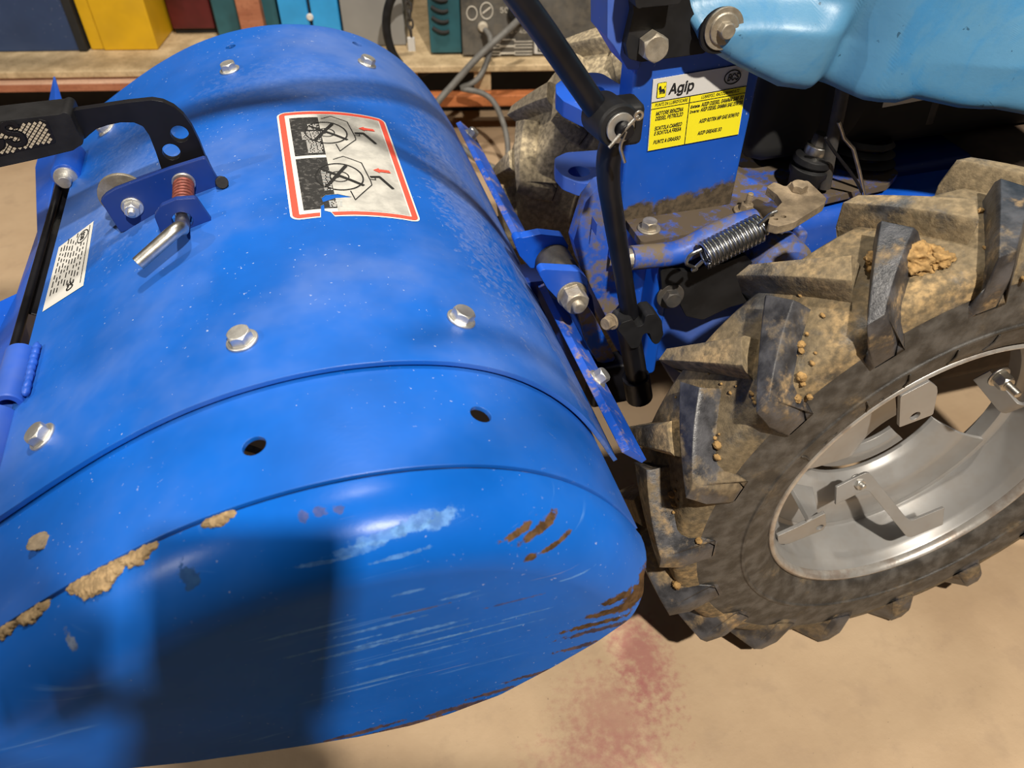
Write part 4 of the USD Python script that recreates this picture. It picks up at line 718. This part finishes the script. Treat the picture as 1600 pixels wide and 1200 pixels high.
part(w1, 'rim_clamp', strap([V(q) for q in (*[(0.5387,0.375,0.3232)], *[(0.5539,0.345,0.3039)], *[(0.5635,0.335,0.3252)])], (0, .5, -1), .022, .0032, M['rim'], ''), M['rim'], smooth=25)
# dirt clods on the tread
def clod(px3, r, seed, name='mud_clod', sub=4): part(w1, name, lump(px3, r, seed, sub, .55, 2.8), M['mudclump'], smooth=50)
def onlug(th, d, r): return polar(r, th, WY - d)
clod(onlug(111.5, .012, .246), (.016, .015, .011), 3); clod(onlug(115.5, .004, .246), (.010, .011, .009), 5); clod(onlug(108.5, .020, .245), (.009, .011, .007), 8)
for i in range(60):
    th = rng.uniform(92, 188); d = rng.uniform(-.035, .050); s = abs(rng.normal(.0011, .0006)) + .0005
    clod(onlug(th, d, float(carc(np.float64(d))) + .0003), (s, s * rng.uniform(.7, 2.0), s * .8), 20 + i, 'mud_crumb', 2)
for i in range(22):
    k = rng.integers(0, 4); t = rng.uniform(.1, 1.0) ** .6; th = 129.5 + 20 * k + t * 12 - 1.4 - abs(rng.normal(0, .9)); d = .004 + t * .047 + rng.normal(0, .002); s = abs(rng.normal(.0013, .0007)) + .0005
    clod(onlug(th, d, float(carc(np.float64(d))) + .001), (s * 1.3, s * 1.5, s), 80 + i, 'mud_crumb', 2)
for i, ch in enumerate('CONTROL'):
    th = 146 - i * 3.6; m_ = meshkit.text_mesh(ch, .0085, .0016, False); er = V(math.cos(D_(th)), 0, math.sin(D_(th))); et = np.cross([0, -1.0, 0], er)
    m_.vertices[:, 0] -= m_.vertices[:, 0].mean(); part(w1, 'raised_letter', place(m_, polar(.1640, th, WY - .0468), -et, er), M['wall'])
# embossed moulding ridges on the near sidewall
for th in (98, 108, 120, 131, 151): part(w1, 'sidewall_rib', tube([polar(.1795, th, WY - .0512), polar(.172, th + .3, WY - .0505), polar(.163, th + 1.8, WY - .0478)], .0009, 8), M['wall'])
# ------------------------------------------------------------------ low shelf and the things on it
sh_ = thing('wooden_shelf', 'low workshop shelf of a pale chipboard top over a reddish board', 'shelf', SH(0, 0, 0))
part(sh_, 'shelf_top', sbox(-1.2, 1.9, -.45, .0, .160, .174), M['chip'])
part(sh_, 'shelf_board', sbox(-1.2, .62, -.45, .012, .142, .156), M['pinkwood'])
part(sh_, 'front_rail', sbox(-1.2, .62, .0125, .0145, .1395, .1535), M['redwood'])
part(sh_, 'front_rail', sbox(.62, 1.9, -.02, .010, .092, .116), M['orange'])
part(sh_, 'spacer', sbox(-1.2, .62, -.40, -.006, .1562, .160), M['redwood'])
for u in (.80, .95, 1.3): part(sh_, 'spacer_block', sbox(u, u + .035, -.06, -.012, .116, .160), M['chip'])
part(sh_, 'shelf_shade_panel', sbox(-1.2, 1.9, -.19, -.175, 0, .1418), M['darkvoid'])  # added dark panel standing in for the shade under the shelf
for u in (-1.0, .3, 1.75): part(sh_, 'shelf_leg', sbox(u, u + .06, -.42, -.20, 0, .142), M['darkvoid'])
ZT = .1745
b = thing('storage_box', 'dark navy metal box at the left end of the shelf', 'box', SH(-.10, -.2, ZT))
part(b, 'box_body', sbox(-.32, .128, -.36, -.105, ZT, .50), M['navy']); part(b, 'corner_strip', sbox(.128, .146, -.36, -.100, ZT, .50), M['darkvoid'])
b = thing('yellow_box', 'bright yellow metal box next to the navy box', 'box', SH(.22, -.2, ZT))
part(b, 'box_body', sbox(.178, .290, -.38, -.105, ZT, .50), M['yellow']); part(b, 'side_flange', sbox(.150, .1775, -.38, -.110, ZT, .50), M['yellow'])
b = thing('dark_red_box', 'dark red lacquered box set back behind the yellow box', 'box', SH(.36, -.24, ZT))
part(b, 'box_body', sbox(.300, .392, -.42, -.19, ZT + .012, .50), M['darkred']); part(b, 'box_foot', sbox(.300, .392, -.42, -.20, ZT, ZT + .011), M['darkvoid'])
b = thing('teal_panel', 'dark teal metal case behind a brown upright board', 'case', SH(.47, -.24, ZT))
part(b, 'case_body', sbox(.405, .540, -.42, -.16, ZT, .52), M['teal']); part(b, 'case_seam', sbox(.402, .4045, -.42, -.165, ZT, .52), M['darkvoid'])
b = thing('upright_board', 'reddish brown upright board in front of the teal case', 'board', SH(.49, -.14, ZT))
part(b, 'board', sbox(.462, .512, -.158, -.135, ZT, .50), M['redwood'])
b = thing('blue_cabinet', 'bright blue sheet metal cabinet with a dark key slot', 'cabinet', SH(.62, -.25, ZT))
part(b, 'cabinet_door', sbox(.552, .611, -.40, -.120, ZT, .55), M['skyblue']); part(b, 'cabinet_side', sbox(.617, .674, -.40, -.120, ZT, .55), M['skyblue'])
part(b, 'door_gap', sbox(.6112, .6168, -.40, -.128, ZT, .55), M['darkvoid'])
part(b, 'lock_knob', toshelf(lathe([(0, 0), (.007, 0), (.007, .004), (.005, .006), (0, .006)], (.614, .121, .232), (0, -1, 0), 24)), M['white'])
b = thing('grey_cabinet', 'plain grey metal cabinet behind the hood', 'cabinet', SH(.75, -.25, ZT))
part(b, 'cabinet_body', sbox(.680, .775, -.40, -.110, ZT, .55), M['greycab']); part(b, 'cabinet_edge', sbox(.7765, .808, -.40, -.112, ZT, .55), M['greycab'])
b = thing('hanging_chain', 'dark chain with a white plastic tag beside the grey cabinet', 'chain', SH(.82, -.09, .22))
for i in range(9):
    z = .212 + i * .016; ring = np.array([SH(.822 + .006 * math.cos(t) * (1 if i % 2 else .3), -.085 + .006 * math.cos(t) * (.3 if i % 2 else 1), z + .011 * math.sin(t)) for t in np.linspace(0, 2 * math.pi, 17)])
    part(b, 'chain_link', tube(ring, .0022, 8), M['iron'])
part(b, 'plastic_tag', sbox(.814, .829, -.086, -.080, .168, .202, .002), M['white'])
# welding set: black front panel with white print, blue louvred side, cables
wd = thing('welding_set', 'dusty black-fronted welding set with white printed symbols and blue louvred side', 'welder', SH(1.0, -.2, ZT))
part(wd, 'front_panel', sbox(.928, 1.34, -.40, -.040, ZT + .004, .50), M['welder']); part(wd, 'side_panel', sbox(.862, .927, -.40, -.055, ZT + .004, .50), M['teal'])
for i in range(9):
    z = .225 + .02 * i; part(wd, 'louvre', toshelf(tube(smoothpath([(.870, .053, z + .006), (.880, .050, z), (.893, .050, z - .003), (.902, .053, z - .002)], 4), .0035, 8)), M['darkvoid'])
def pprint(poly): return toshelf(place(extr(poly, .0008), (0, .0395, 0), (1, 0, 0), (0, 0, 1)))
pl = []
for zz, a in ((.206, 0), (.2, 1), (.194, 0), (.186, 1), (.18, 0)):
    x0 = .985
    pl.append(LineString([(x0, zz), (x0 + .02, zz), (x0 + .02, zz + .004 * (1 - 2 * a)), (x0 + .05, zz + .004 * (1 - 2 * a)), (x0 + .05, zz), (x0 + .085, zz)]).buffer(.0008))
for cx, cz, r in ((.950, .262, .011), (.979, .266, .013)):
    c = Point(cx, cz).buffer(r); pl.append(affinity.scale(c.difference(c.buffer(-.0016)), 1, 1.25))
pl.append(LineString([(.972, .262), (.986, .272)]).buffer(.0014))
part(wd, 'printed_symbols', pprint(union_all(pl)), M['paleprint'], kind='stuff')
def ptext(t, h, u, z, bold=False, mat='paleprint', name='panel_text', off=0.0): part(wd, name, toshelf(place(flattext(t, h, bold), (u, .0393 - off, z), (1, 0, 0), (0, 0, 1))), M[mat])
ptext('50 Hz', .010, 1.005, .262); ptext('0 - 40A', .0075, 1.025, .222)
part(wd, 'panel_badge', pprint(rnd([(1.075, .181), (1.135, .181), (1.135, .207), (1.075, .207)], .003)), M['white'])
ptext('DE', .017, 1.080, .1855, True, 'ink', 'badge_text', .0012)
part(wd, 'panel_screw', toshelf(lathe([(0, 0), (.010, 0), (.010, .005), (.007, .009), (0, .009)], (.971, .040, .236), (0, -1, 0), 24)), M['brasslike'])
part(wd, 'cable_socket', toshelf(lathe([(0, 0), (.020, 0), (.020, .012), (.014, .02), (0, .02)], (1.04, .040, .262), (0, -1, 0), 28)), M['rubber'])
for u in (.94, 1.10): part(wd, 'foot', sbox(u, u + .03, -.10, -.045, ZT - .0004, ZT + .006), M['rubber'])
b = thing('grey_metal_case', 'light grey case with white lettering beside the welding set', 'case', SH(1.48, -.25, ZT))
part(b, 'case_body', sbox(1.352, 1.50, -.40, -.05, ZT, .55), M['greycab'])
part(b, 'case_text', toshelf(place(flattext('SC', .018, True), (1.175 + .19, .0493, .285), (1, 0, 0), (0, 0, 1))), M['white'])
b = thing('blue_cylinder', 'pale blue gas cylinder partly hidden by the tractor tower', 'cylinder', SH(1.56, -.2, ZT))
part(b, 'cylinder_body', toshelf(lathe([(0, 0), (.05, 0), (.055, .006), (.055, .3), (.03, .36), (0, .37)], (1.562, .2, ZT), (0, 0, 1), 36)), M['skyblue'])
def cable(name, pts, r, label, mat='cable'): solo(name, tube(smoothpath(pts, 10), r, 12), M[mat], label, 'cable', 40)
cable('welding_cable', [SH(1.045, -.008, .262), SH(1.02, .02, .250), SH(.955, .05, .205), SH(.900, .07, .155), SH(.87, .09, .12), SH(.90, .10, .07), SH(.97, .12, .02), SH(1.08, .16, .0075), SH(1.22, .20, .0075)], .0068, 'thick grey cable running from the socket down the front of the shelf')
cable('looped_cable', [SH(.975, -.02, .236), SH(.985, .02, .215), SH(.972, .04, .185), SH(.945, .05, .158), SH(.925, .05, .150), SH(.96, .06, .145), SH(1.0, .08, .11), SH(1.015, .12, .06), SH(1.01, .17, .0065), SH(1.03, .30, .0062), SH(1.06, .42, .0062)], .0056, 'thinner grey cable looping over the shelf edge to the floor')
cable('coiled_hose', [SH(.835 + .055 * math.cos(t), -.035 + .01 * math.sin(t * .5), .235 + .085 * math.sin(t)) for t in np.linspace(1.7, 5.2, 12)], .0085, 'dark hose curving past the blue louvres', 'rubber')
# ------------------------------------------------------------------ the photographer, standing behind the camera: throws the dark shade on the tiller's near end
def limb(nodes, bones, step=.012, it=12):
    sp = {k: m3.Manifold.sphere(r, 20).translate(list(map(float, p))) for k, (p, r) in nodes.items()}
    m = m3.Manifold.batch_boolean([m3.Manifold.batch_hull([sp[q] for q in b_]) for b_ in bones], m3.OpType.Add).refine_to_length(step)
    t = tm(m); t.merge_vertices(); trimesh.smoothing.filter_taubin(t, iterations=it); return t
pe = thing('person', 'person in a dark jacket leaning forward with a phone held out', 'person', (-.04, -.70, 0))
J = dict(pel=((-0.040, -.74, .93), .125), hipl=((-0.140, -.73, .88), .095), hipr=((0.060, -.73, .88), .095), waist=((-0.010, -0.600, 1.040), .115), chest=((0.020, -0.420, 1.160), .125), shl=((-0.185, -0.410, 1.220), .062), shr=((0.185, -0.410, 1.220), .062), nk=((0.000, -0.380, 1.320), .055),
    ell=((-0.390, -0.300, 1.020), .046), elr=((0.225, -0.320, 0.960), .046), wrl=((-.134, -.105, .985), .036), wrr=((.026, -.170, .765), .036))
jk = limb(J, [('pel', 'waist'), ('waist', 'chest'), ('hipl', 'hipr', 'pel'), ('chest', 'shl', 'nk'), ('chest', 'shr', 'nk'), ('shl', 'ell'), ('shr', 'elr'), ('ell', 'wrl'), ('elr', 'wrr')])
T_ = dict(hl=((-0.140, -.73, .90), .100), hr=((0.060, -.73, .90), .100), kl=((-0.180, -.66, .50), .062), kr=((0.100, -.66, .50), .062), al=((-0.200, -.76, .10), .046), ar=((0.120, -.76, .10), .046))
tr_s = limb(T_, [('hl', 'hr'), ('hl', 'kl'), ('hr', 'kr'), ('kl', 'al'), ('kr', 'ar')])
S_ = dict(a=((-.20, -.77, .055), .050), b=((-.215, -.62, .035), .035), b2=((-.215, -.59, .030), .030), c=((.12, -.77, .055), .050), d=((.132, -.62, .035), .035), d2=((.132, -.59, .030), .030))
sh_s = limb(S_, [('a', 'b'), ('b', 'b2'), ('c', 'd'), ('d', 'd2')]); sh_s.vertices[:, 2] = np.maximum(sh_s.vertices[:, 2], .001)
H = dict(nk0=((-0.040, -0.440, 1.300), .050), nk1=((-0.035, -0.380, 1.380), .050), sk=((-0.030, -0.335, 1.485), .088), fa=((-0.028, -0.285, 1.440), .062), chin=((-0.027, -0.265, 1.385), .034), nose=((-0.027, -0.215, 1.427), .012), nb=((-0.027, -0.232, 1.460), .010), el_=((-0.118, -0.335, 1.465), .020), er_=((0.058, -0.335, 1.465), .020),
    wl=((-.124, -.085, .972), .026), wr=((.020, -.135, .755), .026), pl=((-.108, -.038, .940), .027), pr=((.020, -.080, .778), .026), pl2=((-.068, -.033, .930), .024), pr2=((-.024, -.078, .780), .024))
fb = [('nk0', 'nk1'), ('nk1', 'sk'), ('sk', 'fa'), ('fa', 'chin'), ('nose', 'nb', 'fa'), ('sk', 'el_'), ('sk', 'er_'), ('wl', 'pl', 'pl2'), ('wr', 'pr', 'pr2')]
def fingers(tag_, base, along, side, down, n=4):
    base, along, side, down = map(V, (base, along, side, down))
    for i in range(n):
        L = (.030, .034, .032, .026)[i]; p0 = base + side * (.0185 * (i - 1.5)); p1 = p0 + along * L + down * .006; p2 = p1 + along * L * .45 + down * L * .75; p3 = p2 + down * L * .55 - along * .006
        ks = []
        for q, (p, r) in enumerate(((p0, .0100), (p1, .0092), (p2, .0085), (p3, .0078))): k = '%s%d%d' % (tag_, i, q); H[k] = (p, r); ks.append(k)
        fb.extend([(ks[0], ks[1]), (ks[1], ks[2]), (ks[2], ks[3])])
    q0 = base - side * .040 - along * .020; q1 = q0 + along * .034 - side * .004 + down * .012; q2 = q1 + along * .024 + side * .014 + down * .012
    for q, p in enumerate((q0, q1, q2)): H['%st%d' % (tag_, q)] = (p, .0105 - .001 * q)
    fb.extend([(tag_ + 't0', tag_ + 't1'), (tag_ + 't1', tag_ + 't2')])
fingers('L', (-.088, -.024, .908), (.05, .45, -.85), (-1, .1, 0), (.1, -.35, -.85))
fingers('R', (-.006, -.058, .798), (-.05, -.05, .80), (1, .05, 0), (-.1, .6, .3))
body = limb(H, fb, .007, 6)
part(pe, 'body', body, plain('skin', (.52, .30, .20), .5, 0, .1, 60, bev=None), smooth=60)
CLO = plain('dark_cloth', (.030, .033, .042), .85, 0, .25, 90, .3, bev=None)
part(pe, 'jacket', jk, CLO, smooth=60); part(pe, 'trousers', tr_s, plain('denim', (.035, .045, .075), .85, 0, .25, 120, .3, bev=None), smooth=60); part(pe, 'shoes', sh_s, M['rubber'], smooth=60)
part(pe, 'hair', limb(dict(a=((-.030, -.355, 1.505), .090), b=((-.030, -.395, 1.47), .080), c=((-.030, -.31, 1.54), .060)), [('a', 'b'), ('a', 'c')]), plain('dark_hair', (.03, .02, .014), .6, 0, .3, 200, .6, bev=None), smooth=60)
for x in (-.058, .002): part(pe, 'eye', trimesh.creation.icosphere(2, .012).apply_translation((x, -.232, 1.463)), M['white'], smooth=True); part(pe, 'pupil', trimesh.creation.icosphere(2, .0065).apply_translation((x, -.2255, 1.463)), M['ink'], smooth=True)
part(pe, 'mouth', trimesh.creation.icosphere(2, 1.0).apply_scale((.020, .004, .004)).apply_translation((-.027, -.226, 1.405)), flat('lip', (.35, .12, .10)), smooth=True)
ph = thing('smartphone', 'dark smartphone held out in the hand of the person', 'phone', CP + CB * .012)
def camframe(m): m = tm(m).copy(); T = np.eye(4); T[:3, 0] = CR; T[:3, 1] = CU; T[:3, 2] = CB; T[:3, 3] = CP; m.apply_transform(T); return m
part(ph, 'phone_body', camframe(rbox((-.044, -.022, .010), (.040, .058, .018), .003)), M['black'])
part(ph, 'phone_screen', camframe(rbox((-.042, -.020, .0181), (.038, .056, .0188), .0003)), flat('screen_glass', (.01, .01, .012), .1))
